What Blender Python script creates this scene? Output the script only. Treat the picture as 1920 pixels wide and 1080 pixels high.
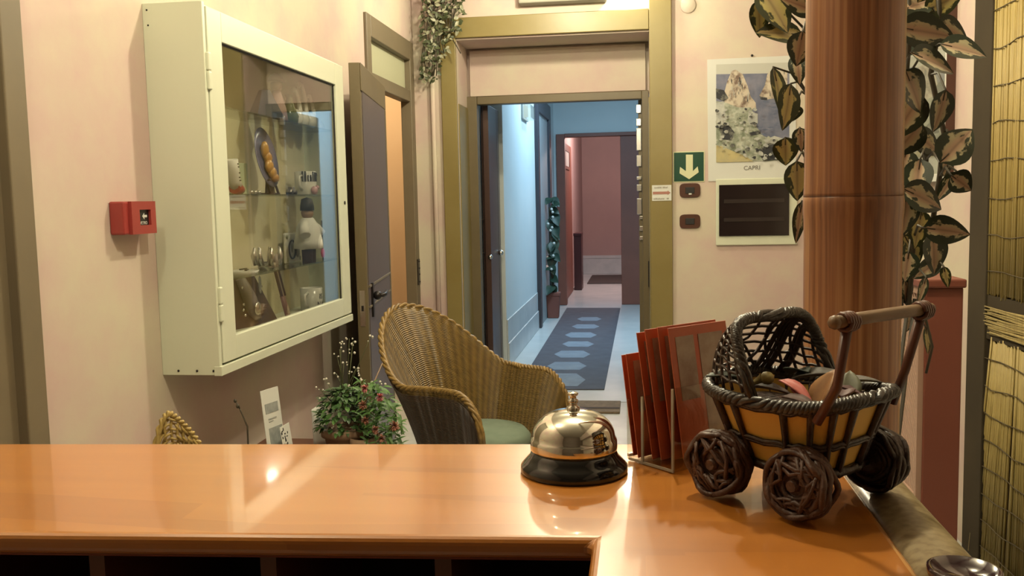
import bpy, bmesh, math, random
from mathutils import Vector, Matrix
for _o in list(bpy.data.objects): bpy.data.objects.remove(_o)
SC = bpy.context.scene
COL = SC.collection
rnd = random.Random(7)
R = math.radians

# ------------------------------------------------------------------ camera
F, CX, CY = 1734.0, 960.0, 540.0
EYE = Vector((0, 0, 1.33))
_y = Vector((240, -168, F)).normalized()                 # world +Y in camera (right, down, forward)
_d = Vector((390, 18460, F)); _d = (_d - _y*_d.dot(_y)).normalized()
_z = -_d
_x = _y.cross(_z)
if _x.x < 0: _x = -_x
RIGHT = Vector((_x.x, _y.x, _z.x)); DOWN = Vector((_x.y, _y.y, _z.y)); FWD = Vector((_x.z, _y.z, _z.z))
cam_d = bpy.data.cameras.new('camera'); cam = bpy.data.objects.new('camera', cam_d); COL.objects.link(cam)
cam_d.sensor_width = 36; cam_d.lens = F/1920*36; cam_d.clip_start = .02; cam_d.clip_end = 60
cam.matrix_world = Matrix(((RIGHT.x, -DOWN.x, -FWD.x, EYE.x), (RIGHT.y, -DOWN.y, -FWD.y, EYE.y), (RIGHT.z, -DOWN.z, -FWD.z, EYE.z), (0, 0, 0, 1)))
SC.camera = cam
def ray(px, py): return RIGHT*((px-CX)/F) + DOWN*((py-CY)/F) + FWD
def atX(px, py, v): d = ray(px, py); return EYE + d*((v-EYE.x)/d.x)
def atY(px, py, v): d = ray(px, py); return EYE + d*((v-EYE.y)/d.y)
def atZ(px, py, v): d = ray(px, py); return EYE + d*((v-EYE.z)/d.z)

# ------------------------------------------------------------------ world, lights, exposure
w = bpy.data.worlds.new('world'); SC.world = w; w.use_nodes = True
w.node_tree.nodes['Background'].inputs[0].default_value = (.5, .45, .4, 1)
w.node_tree.nodes['Background'].inputs[1].default_value = .05
vs = SC.view_settings
vs.view_transform = 'Standard'; vs.look = 'None'; vs.gamma = 1; vs.use_curve_mapping = False; vs.exposure = 1.08
def lamp(name, loc, watt, col, r=.05):
    l = bpy.data.lights.new(name, 'POINT'); l.energy = watt; l.color = col; l.shadow_soft_size = r
    o = bpy.data.objects.new(name, l); COL.objects.link(o); o.location = loc; return o
def panel_lamp(name, loc, sx, sy, watt, col, rot=(0, 0, 0)):
    l = bpy.data.lights.new(name, 'AREA'); l.shape = 'RECTANGLE'; l.size = sx; l.size_y = sy; l.energy = watt; l.color = col
    o = bpy.data.objects.new(name, l); COL.objects.link(o); o.location = loc; o.rotation_euler = rot; return o
WARM = (1, .90, .63)
LAMP_N, LAMP_A, LAMP_B, LAMP_C, LAMP_W = (-.06, 1.48, 2.86), (-.22, 3.2, 2.86), (-.46, 5.2, 2.69), (-1.0, .9, 2.86), (-.06, 5.98, 2.74)
lamp('lamp_room_near', LAMP_N, 44, WARM, .04)
lamp('lamp_room_middle', LAMP_A, 46, WARM, .04)
lamp('lamp_room_far', LAMP_B, 30, WARM, .045)
lamp('lamp_over_desk', LAMP_C, 19, WARM, .05)
lamp('lamp_above_doorway', LAMP_W, 6, (1, .95, .78), .04)
panel_lamp('lamp_corridor', (-.35, 8.9, 2.93), .25, 1.3, 40, (.52, .79, 1))
lamp('lamp_far_room', (-.2, 13.6, 2.5), 60, (1, .80, .74), .1)
lamp('lamp_side_room', (-2.3, 6.6, 2.4), 30, (1, .84, .58), .08)

# ------------------------------------------------------------------ mesh helper
class MB:
    def __init__(s): s.v = []; s.f = []; s.m = []; s.s = []; s.uv = []; s.cur = 0
    def face(s, idx, sm=False, uv=None): s.f.append(tuple(idx)); s.m.append(s.cur); s.s.append(sm); s.uv.append(uv)
    def add(s, pts): n = len(s.v); s.v += [Vector(p) for p in pts]; return n
    def box(s, a, b):
        x0, y0, z0 = a; x1, y1, z1 = b
        n = s.add([(x0,y0,z0),(x1,y0,z0),(x1,y1,z0),(x0,y1,z0),(x0,y0,z1),(x1,y0,z1),(x1,y1,z1),(x0,y1,z1)])
        for q in ((0,3,2,1),(4,5,6,7),(0,1,5,4),(1,2,6,5),(2,3,7,6),(3,0,4,7)): s.face([n+i for i in q])
        return s
    def hexa(s, p):
        n = s.add(p)
        for q in ((0,3,2,1),(4,5,6,7),(0,1,5,4),(1,2,6,5),(2,3,7,6),(3,0,4,7)): s.face([n+i for i in q])
        return s
    def obox(s, c, size, rot=None):
        c = Vector(c); h = [x/2 for x in size]; rot = rot or Matrix.Identity(3)
        return s.hexa([c + rot @ Vector((sx*h[0], sy*h[1], sz*h[2])) for sz in (-1, 1) for sx, sy in ((-1,-1),(1,-1),(1,1),(-1,1))])
    def bar(s, a, b, wd, th, up=(0, 0, 1)):                 # rectangular bar between two points
        a = Vector(a); b = Vector(b); t = (b-a).normalized(); u = Vector(up); sd = t.cross(u).normalized(); u = sd.cross(t)
        return s.hexa([p + sd*i*wd/2 + u*j*th/2 for j, i, p in ((-1,-1,a),(-1,-1,b),(-1,1,b),(-1,1,a),(1,-1,a),(1,-1,b),(1,1,b),(1,1,a))])
    def prism(s, poly, fn, h0, h1, sm=False):               # polygon (u,v) extruded along h by fn(u,v,h)
        k = len(poly); n = s.add([fn(u, v, h0) for u, v in poly] + [fn(u, v, h1) for u, v in poly])
        s.face([n+i for i in range(k)][::-1]); s.face([n+k+i for i in range(k)])
        for i in range(k): j = (i+1) % k; s.face([n+i, n+j, n+k+j, n+k+i], sm)
        return s
    def poly(s, pts): n = s.add(pts); s.face(range(n, n+len(pts))); return s
    def tube(s, pts, r, n=8, closed=False, caps=True):
        pts = [Vector(p) for p in pts]; k = len(pts); rr = r if isinstance(r, (list, tuple)) else [r]*k
        prev = None; base = len(s.v)
        for i, p in enumerate(pts):
            a = pts[(i-1) % k] if (closed or i > 0) else p; b = pts[(i+1) % k] if (closed or i < k-1) else p
            t = (b-a).normalized() if (b-a).length > 1e-9 else Vector((0, 0, 1))
            if prev is None:
                u = Vector((0, 0, 1)) if abs(t.z) < .9 else Vector((1, 0, 0))
                nx = t.cross(u).normalized()
            else:
                nx = prev - t*prev.dot(t); nx = nx.normalized() if nx.length > 1e-6 else t.orthogonal().normalized()
            prev = nx; ny = t.cross(nx)
            for j in range(n): an = 2*math.pi*j/n; s.v.append(p + (nx*math.cos(an) + ny*math.sin(an))*rr[i])
        for i in range(k if closed else k-1):
            i2 = (i+1) % k
            for j in range(n): j2 = (j+1) % n; s.face([base+i*n+j, base+i*n+j2, base+i2*n+j2, base+i2*n+j], True)
        if caps and not closed: s.face([base+j for j in range(n)][::-1]); s.face([base+(k-1)*n+j for j in range(n)])
        return s
    def lathe(s, prof, c=(0, 0, 0), n=32, ax=None):          # profile (r, h); ax = 3x3 turning z to another axis
        c = Vector(c); base = len(s.v); k = len(prof)
        for r_, h in prof:
            for j in range(n):
                a = 2*math.pi*j/n; p = Vector((r_*math.cos(a), r_*math.sin(a), h)); s.v.append(c + (ax @ p if ax else p))
        for i in range(k-1):
            for j in range(n): j2 = (j+1) % n; s.face([base+i*n+j, base+i*n+j2, base+(i+1)*n+j2, base+(i+1)*n+j], True)
        if prof[0][0] > 1e-5: s.face([base+j for j in range(n)][::-1])
        if prof[-1][0] > 1e-5: s.face([base+(k-1)*n+j for j in range(n)])
        return s
    def ball(s, c, r, n=12, rot=None):
        r = r if isinstance(r, (tuple, list)) else (r, r, r); c = Vector(c); k = max(4, n//2); base = len(s.v)
        for i in range(k+1):
            th = math.pi*i/k
            for j in range(n):
                a = 2*math.pi*j/n; p = Vector((r[0]*math.sin(th)*math.cos(a), r[1]*math.sin(th)*math.sin(a), -r[2]*math.cos(th)))
                s.v.append(c + (rot @ p if rot else p))
        for i in range(k):
            for j in range(n): j2 = (j+1) % n; s.face([base+i*n+j, base+i*n+j2, base+(i+1)*n+j2, base+(i+1)*n+j], True)
        return s
    def grid(s, fn, nu, nv, cu=False):                        # fn(u,v) -> point, u,v in 0..1
        base = len(s.v); mu = nu if cu else nu+1
        for i in range(mu):
            for j in range(nv+1): s.v.append(Vector(fn(i/nu, j/nv)))
        for i in range(nu):
            i2 = (i+1) % mu
            for j in range(nv):
                s.face([base+i*(nv+1)+j, base+i2*(nv+1)+j, base+i2*(nv+1)+j+1, base+i*(nv+1)+j+1], True,
                       [(i/nu, j/nv), ((i+1)/nu, j/nv), ((i+1)/nu, (j+1)/nv), (i/nu, (j+1)/nv)])
        return s
    def leaf(s, p, d, up, L, W, curl=.25, fold=.2, nu=7, nv=4, tip=1.0):
        p = Vector(p); d = Vector(d).normalized(); up = Vector(up); sd = d.cross(up)
        sd = sd.normalized() if sd.length > 1e-5 else d.orthogonal().normalized(); up = sd.cross(d)
        def fn(u, v):
            wv = (v-.5)*2; sh = math.sin(math.pi*min(1, u**.8))**.75*(1-.25*u*tip)
            if u < 1e-6 or u > 1-1e-6: sh = 0.02
            return p + d*L*u*(1-.12*curl*u) + sd*(W/2*sh*wv) + up*(-curl*L*u*u*.5 + fold*abs(wv)*W*.5*sh)
        return s.grid(fn, nu, nv)
    def build(s, name, mats, parent=None, off=None, bevel=0, solid=0, sub=0, fix=True, seg=2):
        me = bpy.data.meshes.new(name); o_ = Vector(off) if off is not None else Vector((0, 0, 0))
        me.from_pydata([v-o_ for v in s.v], [], s.f)
        mats = mats if isinstance(mats, (list, tuple)) else [mats]
        for m in mats: me.materials.append(m)
        me.polygons.foreach_set('material_index', s.m); me.polygons.foreach_set('use_smooth', s.s)
        if any(u for u in s.uv):
            ul = me.uv_layers.new(name='UVMap')
            for pl, u in zip(me.polygons, s.uv):
                if u:
                    for li, c in zip(pl.loop_indices, u): ul.data[li].uv = c
        if fix:
            bm = bmesh.new(); bm.from_mesh(me); bmesh.ops.recalc_face_normals(bm, faces=bm.faces); bm.to_mesh(me); bm.free()
        me.update()
        ob = bpy.data.objects.new(name, me); COL.objects.link(ob)
        if parent: ob.parent = parent
        if bevel:
            b = ob.modifiers.new('bevel', 'BEVEL'); b.width = bevel; b.segments = seg; b.limit_method = 'ANGLE'; b.harden_normals = False
        if solid: md = ob.modifiers.new('solid', 'SOLIDIFY'); md.thickness = solid; md.offset = 0
        if sub: md = ob.modifiers.new('sub', 'SUBSURF'); md.levels = sub; md.render_levels = sub
        return ob
def tag(o, label, cat, group=None, kind=None):
    o['label'] = label; o['category'] = cat
    if group: o['group'] = group
    if kind: o['kind'] = kind
    return o
def thing(name, label, cat, loc=(0, 0, 0), rz=0, group=None):
    o = bpy.data.objects.new(name, None); COL.objects.link(o); o.location = loc; o.rotation_euler = (0, 0, rz); o.empty_display_size = .05
    return tag(o, label, cat, group)
def struct(name, mb, m, label=None, **k):
    o = mb.build(name, m, **k); o['kind'] = 'structure'
    if label: o['label'] = label
    return o
def text(name, body, size, mat, origin, xa, ya, parent=None, off=None, thick=.0004, align='CENTER', sx=1):
    cu = bpy.data.curves.new('t', 'FONT'); cu.body = body; cu.size = size; cu.extrude = thick; cu.align_x = align; cu.align_y = 'CENTER'
    tmp = bpy.data.objects.new('t', cu); COL.objects.link(tmp); bpy.context.view_layer.update()
    me = bpy.data.meshes.new_from_object(tmp.evaluated_get(bpy.context.evaluated_depsgraph_get()))
    bpy.data.objects.remove(tmp); bpy.data.curves.remove(cu)
    me.name = name; me.materials.clear(); me.materials.append(mat)
    xa = Vector(xa).normalized(); ya = Vector(ya).normalized(); za = xa.cross(ya); o_ = Vector(origin) - (Vector(off) if off is not None else Vector((0, 0, 0)))
    for v in me.vertices: c = v.co.copy(); v.co = o_ + xa*c.x*sx + ya*c.y + za*c.z
    ob = bpy.data.objects.new(name, me); COL.objects.link(ob)
    if parent: ob.parent = parent
    return ob

# ------------------------------------------------------------------ materials
KA = .67                                                    # how pale the painted and wooden surfaces are
def dim(c): return tuple(x*KA for x in c)
def mat(name, col, rough=.6, metal=0, col2=None, scale=6, detail=4, stretch=(1, 1, 1), bump=0, bscale=None, coat=0, crough=.05, spec=.5, lo=.35, hi=.65, coords='Object', emit=None, estr=0, trans=0):
    if metal < .5: col = dim(col); col2 = dim(col2) if col2 else None
    m = bpy.data.materials.new(name); m.use_nodes = True; nt = m.node_tree; N = nt.nodes; Lk = nt.links
    b = N['Principled BSDF']; b.inputs['Base Color'].default_value = (*col, 1); b.inputs['Roughness'].default_value = rough; b.inputs['Metallic'].default_value = metal
    b.inputs['Coat Weight'].default_value = coat; b.inputs['Coat Roughness'].default_value = crough; b.inputs['Specular IOR Level'].default_value = spec
    b.inputs['Transmission Weight'].default_value = trans
    if emit: b.inputs['Emission Color'].default_value = (*emit, 1); b.inputs['Emission Strength'].default_value = estr
    if col2 or bump:
        tc = N.new('ShaderNodeTexCoord'); mp = N.new('ShaderNodeMapping'); mp.inputs['Scale'].default_value = stretch
        Lk.new(tc.outputs[coords], mp.inputs[0])
        nz = N.new('ShaderNodeTexNoise'); nz.inputs['Scale'].default_value = scale; nz.inputs['Detail'].default_value = detail; nz.inputs['Roughness'].default_value = .6
        Lk.new(mp.outputs[0], nz.inputs['Vector'])
        if col2:
            rp = N.new('ShaderNodeValToRGB'); rp.color_ramp.elements[0].position = lo; rp.color_ramp.elements[1].position = hi
            rp.color_ramp.elements[0].color = (*col, 1); rp.color_ramp.elements[1].color = (*col2, 1)
            Lk.new(nz.outputs['Fac'], rp.inputs[0]); Lk.new(rp.outputs[0], b.inputs['Base Color'])
        if bump:
            n2 = nz
            if bscale:
                n2 = N.new('ShaderNodeTexNoise'); n2.inputs['Scale'].default_value = bscale; n2.inputs['Detail'].default_value = 3; Lk.new(mp.outputs[0], n2.inputs['Vector'])
            bp = N.new('ShaderNodeBump'); bp.inputs['Strength'].default_value = bump; bp.inputs['Distance'].default_value = .01
            Lk.new(n2.outputs['Fac'], bp.inputs['Height']); Lk.new(bp.outputs[0], b.inputs['Normal'])
    return m
def glass_mat(name, tint=(1, 1, 1), ior=1.5, rough=0.0, gain=1.0):
    m = bpy.data.materials.new(name); m.use_nodes = True; nt = m.node_tree; N = nt.nodes; Lk = nt.links
    N.remove(N['Principled BSDF']); out = N['Material Output']
    tr = N.new('ShaderNodeBsdfTransparent'); tr.inputs[0].default_value = (*tint, 1)
    gl = N.new('ShaderNodeBsdfGlossy'); gl.inputs['Roughness'].default_value = rough
    fr = N.new('ShaderNodeFresnel'); ge = N.new('ShaderNodeNewGeometry'); mr = N.new('ShaderNodeMapRange')   # a thin sheet reflects alike from both sides
    mr.inputs['To Min'].default_value = ior; mr.inputs['To Max'].default_value = 1/ior; Lk.new(ge.outputs['Backfacing'], mr.inputs['Value']); Lk.new(mr.outputs[0], fr.inputs['IOR'])
    mu = N.new('ShaderNodeMath'); mu.operation = 'MULTIPLY'; mu.inputs[1].default_value = gain; mu.use_clamp = True
    mx = N.new('ShaderNodeMixShader'); Lk.new(fr.outputs[0], mu.inputs[0]); Lk.new(mu.outputs[0], mx.inputs[0]); Lk.new(tr.outputs[0], mx.inputs[1]); Lk.new(gl.outputs[0], mx.inputs[2])
    Lk.new(mx.outputs[0], out.inputs['Surface']); return m
def uv_nodes(m):
    nt = m.node_tree; N = nt.nodes; tc = N.new('ShaderNodeTexCoord'); sp = N.new('ShaderNodeSeparateXYZ'); nt.links.new(tc.outputs['UV'], sp.inputs[0]); return nt, N, nt.links, tc, sp
def mth(N, Lk, op, a, b=None, c=None):
    n = N.new('ShaderNodeMath'); n.operation = op
    for i, x in enumerate((a, b, c)):
        if x is None: continue
        if isinstance(x, (int, float)): n.inputs[i].default_value = x
        else: Lk.new(x, n.inputs[i])
    return n.outputs[0]
def ramp(N, Lk, fac, stops):
    r = N.new('ShaderNodeValToRGB'); e = r.color_ramp.elements
    while len(e) < len(stops): e.new(.5)
    for el, (p, c) in zip(e, stops): el.position = p; el.color = (*c, 1)
    Lk.new(fac, r.inputs[0]); return r.outputs[0]
def wicker_mat(name, dark, light, nu, nv):                     # nu warp ribs, nv weft rows over the UV square
    m = mat(name, light, .42); nt, N, Lk, tc, sp = uv_nodes(m); b = N['Principled BSDF']
    u = mth(N, Lk, 'MULTIPLY', sp.outputs[0], nu*2*math.pi); v = mth(N, Lk, 'MULTIPLY', sp.outputs[1], nv*2*math.pi)
    su = mth(N, Lk, 'SINE', u); h2 = mth(N, Lk, 'SINE', mth(N, Lk, 'MULTIPLY', u, .5))
    sv = mth(N, Lk, 'SINE', mth(N, Lk, 'ADD', v, mth(N, Lk, 'MULTIPLY', h2, 1.5)))
    h = mth(N, Lk, 'ADD', mth(N, Lk, 'MULTIPLY', su, .30), mth(N, Lk, 'MULTIPLY', sv, .5))
    nz = N.new('ShaderNodeTexNoise'); nz.inputs['Scale'].default_value = 40; Lk.new(tc.outputs['UV'], nz.inputs['Vector'])
    f = mth(N, Lk, 'ADD', mth(N, Lk, 'MULTIPLY', h, .45), mth(N, Lk, 'ADD', mth(N, Lk, 'MULTIPLY', nz.outputs['Fac'], .5), .25))
    Lk.new(ramp(N, Lk, f, [(.1, dim(dark)), (.85, dim(light))]), b.inputs['Base Color'])
    bp = N.new('ShaderNodeBump'); bp.inputs['Strength'].default_value = .8; bp.inputs['Distance'].default_value = .004; Lk.new(h, bp.inputs['Height']); Lk.new(bp.outputs[0], b.inputs['Normal'])
    return m
def varieg_mat(name, green, cream, blush, width=.55):           # dark rim, pale heart, from leaf UVs
    m = mat(name, green, .38); nt, N, Lk, tc, sp = uv_nodes(m); b = N['Principled BSDF']
    av = mth(N, Lk, 'ABSOLUTE', mth(N, Lk, 'SUBTRACT', mth(N, Lk, 'MULTIPLY', sp.outputs[1], 2), 1))
    nz = N.new('ShaderNodeTexNoise'); nz.inputs['Scale'].default_value = 5; nz.inputs['Detail'].default_value = 3
    oi = N.new('ShaderNodeObjectInfo'); ad = N.new('ShaderNodeVectorMath'); ad.operation = 'ADD'; Lk.new(tc.outputs['UV'], ad.inputs[0])
    cm = N.new('ShaderNodeCombineXYZ'); Lk.new(mth(N, Lk, 'MULTIPLY', oi.outputs['Random'], 30), cm.inputs[2]); Lk.new(cm.outputs[0], ad.inputs[1]); Lk.new(ad.outputs[0], nz.inputs['Vector'])
    edge = mth(N, Lk, 'ADD', av, mth(N, Lk, 'MULTIPLY', mth(N, Lk, 'SUBTRACT', nz.outputs['Fac'], .5), 1.6))
    uu = mth(N, Lk, 'ABSOLUTE', mth(N, Lk, 'SUBTRACT', sp.outputs[0], .5))
    edge = mth(N, Lk, 'ADD', edge, mth(N, Lk, 'MULTIPLY', mth(N, Lk, 'MULTIPLY', uu, uu), 1.3))
    heart = ramp(N, Lk, av, [(.02, tuple(x*.7*KA for x in blush)), (.12, dim(blush)), (.5, dim(cream))])
    mk = ramp(N, Lk, edge, [(width-.06, (0, 0, 0)), (width+.06, (1, 1, 1))])
    mx = N.new('ShaderNodeMixRGB'); Lk.new(mk, mx.inputs[0]); Lk.new(heart, mx.inputs[1]); mx.inputs[2].default_value = (*dim(green), 1)
    Lk.new(mx.outputs[0], b.inputs['Base Color']); return m

m_pink = mat('pink_plaster', (.73, .545, .49), .8, col2=(.765, .68, .53), scale=2.2, detail=6, bump=.12, bscale=9, lo=.38, hi=.62)
m_near = mat('dark_walnut_panel', (.10, .065, .04), .6, col2=(.14, .09, .055), scale=2, stretch=(8, 8, 1))
m_ceil = mat('white_ceiling', (.62, .58, .50), .9, bump=.05)
m_tile = mat('pale_marble_floor', (.60, .62, .58), .22, col2=(.72, .74, .70), scale=3, detail=8, bump=.01)
m_corr_floor = mat('corridor_marble', (.74, .80, .80), .22, col2=(.84, .88, .88), scale=2.5, detail=8)
m_corr = mat('corridor_white_paint', (.72, .80, .82), .75, col2=(.78, .84, .85), scale=1.2, bump=.08, bscale=12)
m_skirt = mat('grey_marble_skirting', (.58, .64, .66), .35, col2=(.70, .75, .76), scale=4, detail=6)
m_olive = mat('olive_gold_paint', (.27, .205, .060), .42, col2=(.30, .235, .08), scale=3, bump=.05, bscale=20)
m_olive_d = mat('olive_brown_paint', (.155, .115, .055), .45, col2=(.18, .135, .065), scale=3, bump=.04)
m_taupe = mat('taupe_paint', (.20, .16, .10), .5, col2=(.23, .18, .11), scale=3)
m_post = mat('dark_taupe_post', (.085, .066, .042), .95, spec=.1, col2=(.07, .055, .037), scale=3)
m_purple = mat('purple_grey_paint', (.115, .088, .092), .4, col2=(.135, .10, .102), scale=2)
m_brownmet = mat('brown_metal_door', (.10, .055, .045), .3, metal=.3)
m_brown = mat('dark_brown_paint', (.25, .082, .052), .5, col2=(.28, .09, .058), scale=4)
m_reddish = mat('rosy_plaster', (.48, .34, .33), .8, col2=(.53, .37, .35), scale=1.5)
m_peach = mat('peach_plaster', (.80, .52, .28), .8, col2=(.84, .56, .32), scale=1.5)
m_cream = mat('cream_white_enamel', (.80, .83, .65), .38, col2=(.82, .85, .67), scale=2)
m_cream_in = mat('cream_cabinet_lining', (.78, .73, .53), .6)
m_black = mat('black_gloss', (.006, .006, .007), .12, coat=.5)
m_blackm = mat('black_matt', (.012, .010, .010), .6)
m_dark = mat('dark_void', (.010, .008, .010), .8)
m_white = mat('white_paint', (.80, .80, .74), .5)
m_paper = mat('white_paper', (.80, .81, .76), .7)
m_paperg = mat('grey_print', (.42, .44, .42), .7, col2=(.30, .32, .31), scale=40)
m_steel = mat('steel', (.62, .60, .56), .25, metal=1)
m_brass = mat('warm_chrome', (.74, .73, .66), .07, metal=1)
m_iron = mat('dark_iron', (.03, .026, .026), .35, metal=.7)
m_red = mat('alarm_red', (.40, .052, .045), .38)
m_glass = glass_mat('clear_glass', (.98, .98, .96), 1.5, 0, 1.5)
m_shelfglass = glass_mat('green_edge_glass', (.93, .96, .93), 1.5)
m_acryl = glass_mat('clear_acrylic', (.90, .86, .80), 1.5, .02, 1.1)
m_acryl_edge = mat('acrylic_edge', (.75, .66, .52), .15, trans=.4)
def wood_mat(name, a, b_, c, rough, coat, axis=(1.2, 14, 14)):
    m = mat(name, a, rough, coat=coat*.75, crough=.05); nt = m.node_tree; N = nt.nodes; Lk = nt.links; b = N['Principled BSDF']
    tc = N.new('ShaderNodeTexCoord'); mp = N.new('ShaderNodeMapping'); mp.inputs['Scale'].default_value = axis; Lk.new(tc.outputs['Object'], mp.inputs[0])
    nz = N.new('ShaderNodeTexNoise'); nz.inputs['Scale'].default_value = 2.2; nz.inputs['Detail'].default_value = 5; Lk.new(mp.outputs[0], nz.inputs['Vector'])
    mp2 = N.new('ShaderNodeMapping'); mp2.inputs['Scale'].default_value = tuple(x*.55 for x in axis); Lk.new(tc.outputs['Object'], mp2.inputs[0])
    vo = N.new('ShaderNodeTexVoronoi'); vo.distance = 'CHEBYCHEV'; vo.inputs['Scale'].default_value = 2.2; Lk.new(mp2.outputs[0], vo.inputs['Vector'])
    sx = N.new('ShaderNodeSeparateColor'); Lk.new(vo.outputs['Color'], sx.inputs[0])
    f = mth(N, Lk, 'ADD', mth(N, Lk, 'MULTIPLY', nz.outputs['Fac'], .65), mth(N, Lk, 'MULTIPLY', sx.outputs[0], .3))
    Lk.new(ramp(N, Lk, f, [(.25, dim(a)), (.5, dim(b_)), (.75, dim(c))]), b.inputs['Base Color']); return m
m_wood = wood_mat('varnished_beech', (.44, .150, .020), (.52, .185, .026), (.58, .22, .034), .3, 1.0)
m_woodw = wood_mat('varnished_beech_wing', (.35, .115, .026), (.40, .135, .03), (.45, .16, .038), .3, 1.0, (14, 1.2, 14))
m_woodd = mat('reddish_wood_edge', (.24, .055, .018), .32, col2=(.30, .075, .022), scale=3, stretch=(1, 8, 8), coat=.5)
m_woodi = mat('brown_wood_divider', (.15, .06, .03), .5)
def bamboo_mat(name, a, b_, c):
    m = mat(name, a, .36, coat=.2, crough=.2); nt = m.node_tree; N = nt.nodes; Lk = nt.links; b = N['Principled BSDF']
    tc = N.new('ShaderNodeTexCoord'); mp = N.new('ShaderNodeMapping'); mp.inputs['Scale'].default_value = (60, 60, 1.0); Lk.new(tc.outputs['Object'], mp.inputs[0])
    n1 = N.new('ShaderNodeTexNoise'); n1.inputs['Scale'].default_value = 2.6; n1.inputs['Detail'].default_value = 4; Lk.new(mp.outputs[0], n1.inputs['Vector'])
    n2 = N.new('ShaderNodeTexNoise'); n2.inputs['Scale'].default_value = 5; Lk.new(tc.outputs['Object'], n2.inputs['Vector'])
    f = mth(N, Lk, 'ADD', mth(N, Lk, 'MULTIPLY', n1.outputs['Fac'], .7), mth(N, Lk, 'MULTIPLY', n2.outputs['Fac'], .35))
    Lk.new(ramp(N, Lk, f, [(.40, dim(a)), (.52, dim(b_)), (.66, dim(c))]), b.inputs['Base Color']); return m
m_bamboo = bamboo_mat('red_brown_bamboo', (.27, .105, .047), (.45, .19, .082), (.68, .36, .165))
m_railw = bamboo_mat('weathered_bamboo', (.20, .14, .075), (.27, .20, .11), (.36, .28, .16))
m_reed = mat('yellow_reed', (.42, .30, .085), .55, col2=(.58, .44, .15), scale=1, detail=2, stretch=(160, 160, 5), lo=.3, hi=.7)
m_wire = mat('rusty_wire', (.14, .10, .04), .5, metal=.4)
m_wick = wicker_mat('golden_wicker', (.060, .031, .007), (.33, .20, .048), 56, 105)
m_wickshade = wicker_mat('wicker_in_shade', (.030, .014, .008), (.10, .052, .024), 56, 95)  # wicker darkened to paint the shade on the armchair's outside
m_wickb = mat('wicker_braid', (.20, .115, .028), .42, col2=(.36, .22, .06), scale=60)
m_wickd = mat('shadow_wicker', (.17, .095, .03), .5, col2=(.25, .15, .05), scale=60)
m_yellowick = mat('pale_wicker', (.50, .35, .10), .45, col2=(.60, .43, .14), scale=40)
m_cush = mat('sage_cushion', (.17, .23, .165), .85, col2=(.20, .26, .19), scale=20, bump=.1)
m_vine = mat('dark_vine', (.030, .015, .011), .36, col2=(.06, .03, .02), scale=60, bump=.3)
m_vineg = mat('grey_vine_braid', (.034, .027, .024), .32, col2=(.07, .056, .046), scale=80, bump=.2)
m_vinew = mat('brown_vine_wheel', (.075, .030, .017), .5, col2=(.13, .055, .03), scale=60, bump=.3)
m_handle = mat('dark_red_cane', (.11, .034, .018), .35, col2=(.15, .052, .028), scale=30)
m_handleb = mat('pale_cane', (.22, .13, .065), .4, col2=(.28, .17, .09), scale=30)
m_liner = mat('golden_liner', (.95, .58, .115), .6, col2=(.98, .64, .14), scale=12)
m_terra = mat('dull_terracotta', (.32, .20, .12), .7, col2=(.38, .25, .16), scale=8, bump=.1)
m_green = mat('leaf_green', (.030, .085, .020), .5, col2=(.07, .16, .035), scale=25)
m_green_l = mat('fresh_green', (.06, .17, .03), .5, col2=(.12, .25, .06), scale=30)
m_green_d = mat('dark_green', (.015, .045, .030), .5, col2=(.035, .08, .045), scale=10)
m_ivy = mat('ivy_green', (.045, .060, .022), .5, col2=(.10, .12, .05), scale=60)
m_ivyw = mat('pale_ivy_leaf', (.30, .31, .20), .5, col2=(.44, .43, .30), scale=60)
m_stem = mat('brown_stem', (.07, .055, .03), .6)
m_stemg = mat('green_stem', (.10, .11, .04), .6)
m_pinkfl = mat('pink_petal', (.62, .13, .14), .55, col2=(.75, .25, .26), scale=60)
m_salmon = mat('salmon_petal', (.42, .16, .10), .55, col2=(.55, .25, .17), scale=60)
m_whitefl = mat('white_blossom', (.80, .76, .66), .6)
m_var = varieg_mat('variegated_leaf', (.026, .040, .018), (.64, .58, .35), (.58, .38, .25), .50)
m_var2 = varieg_mat('variegated_leaf_yellow', (.045, .060, .018), (.78, .70, .26), (.64, .52, .24), .54)
m_brick = mat('brick_red_board', (.22, .062, .036), .5, col2=(.25, .072, .042), scale=2)
m_lat = mat('rosy_lattice', (.45, .28, .20), .6)
m_signg = mat('sign_green', (.010, .075, .040), .3)
m_signa = mat('sign_pale_yellow', (.78, .80, .50), .4)
m_runner = mat('slate_blue_runner', (.080, .078, .098), .85, col2=(.10, .10, .125), scale=8)
m_hexa = mat('pale_runner_motif', (.27, .32, .38), .85, col2=(.22, .26, .32), scale=8)
m_matd = mat('brown_doormat', (.17, .12, .075), .9, col2=(.24, .17, .11), scale=30)
m_matd2 = mat('dark_doormat_band', (.07, .045, .03), .9)
m_bulb = mat('lit_bulb', (1, 1, 1), .5, emit=(1, .82, .5), estr=12)
m_tube = mat('lit_tube', (1, 1, 1), .5, emit=(.62, .85, 1), estr=6)
m_grey = mat('grey_plastic', (.42, .40, .33), .5)
m_switch = mat('brown_bakelite', (.10, .040, .025), .3)
m_smoke = mat('smoked_cover', (.022, .014, .014), .12)
m_terra2 = mat('terracotta_planter', (.26, .085, .06), .7)

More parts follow.
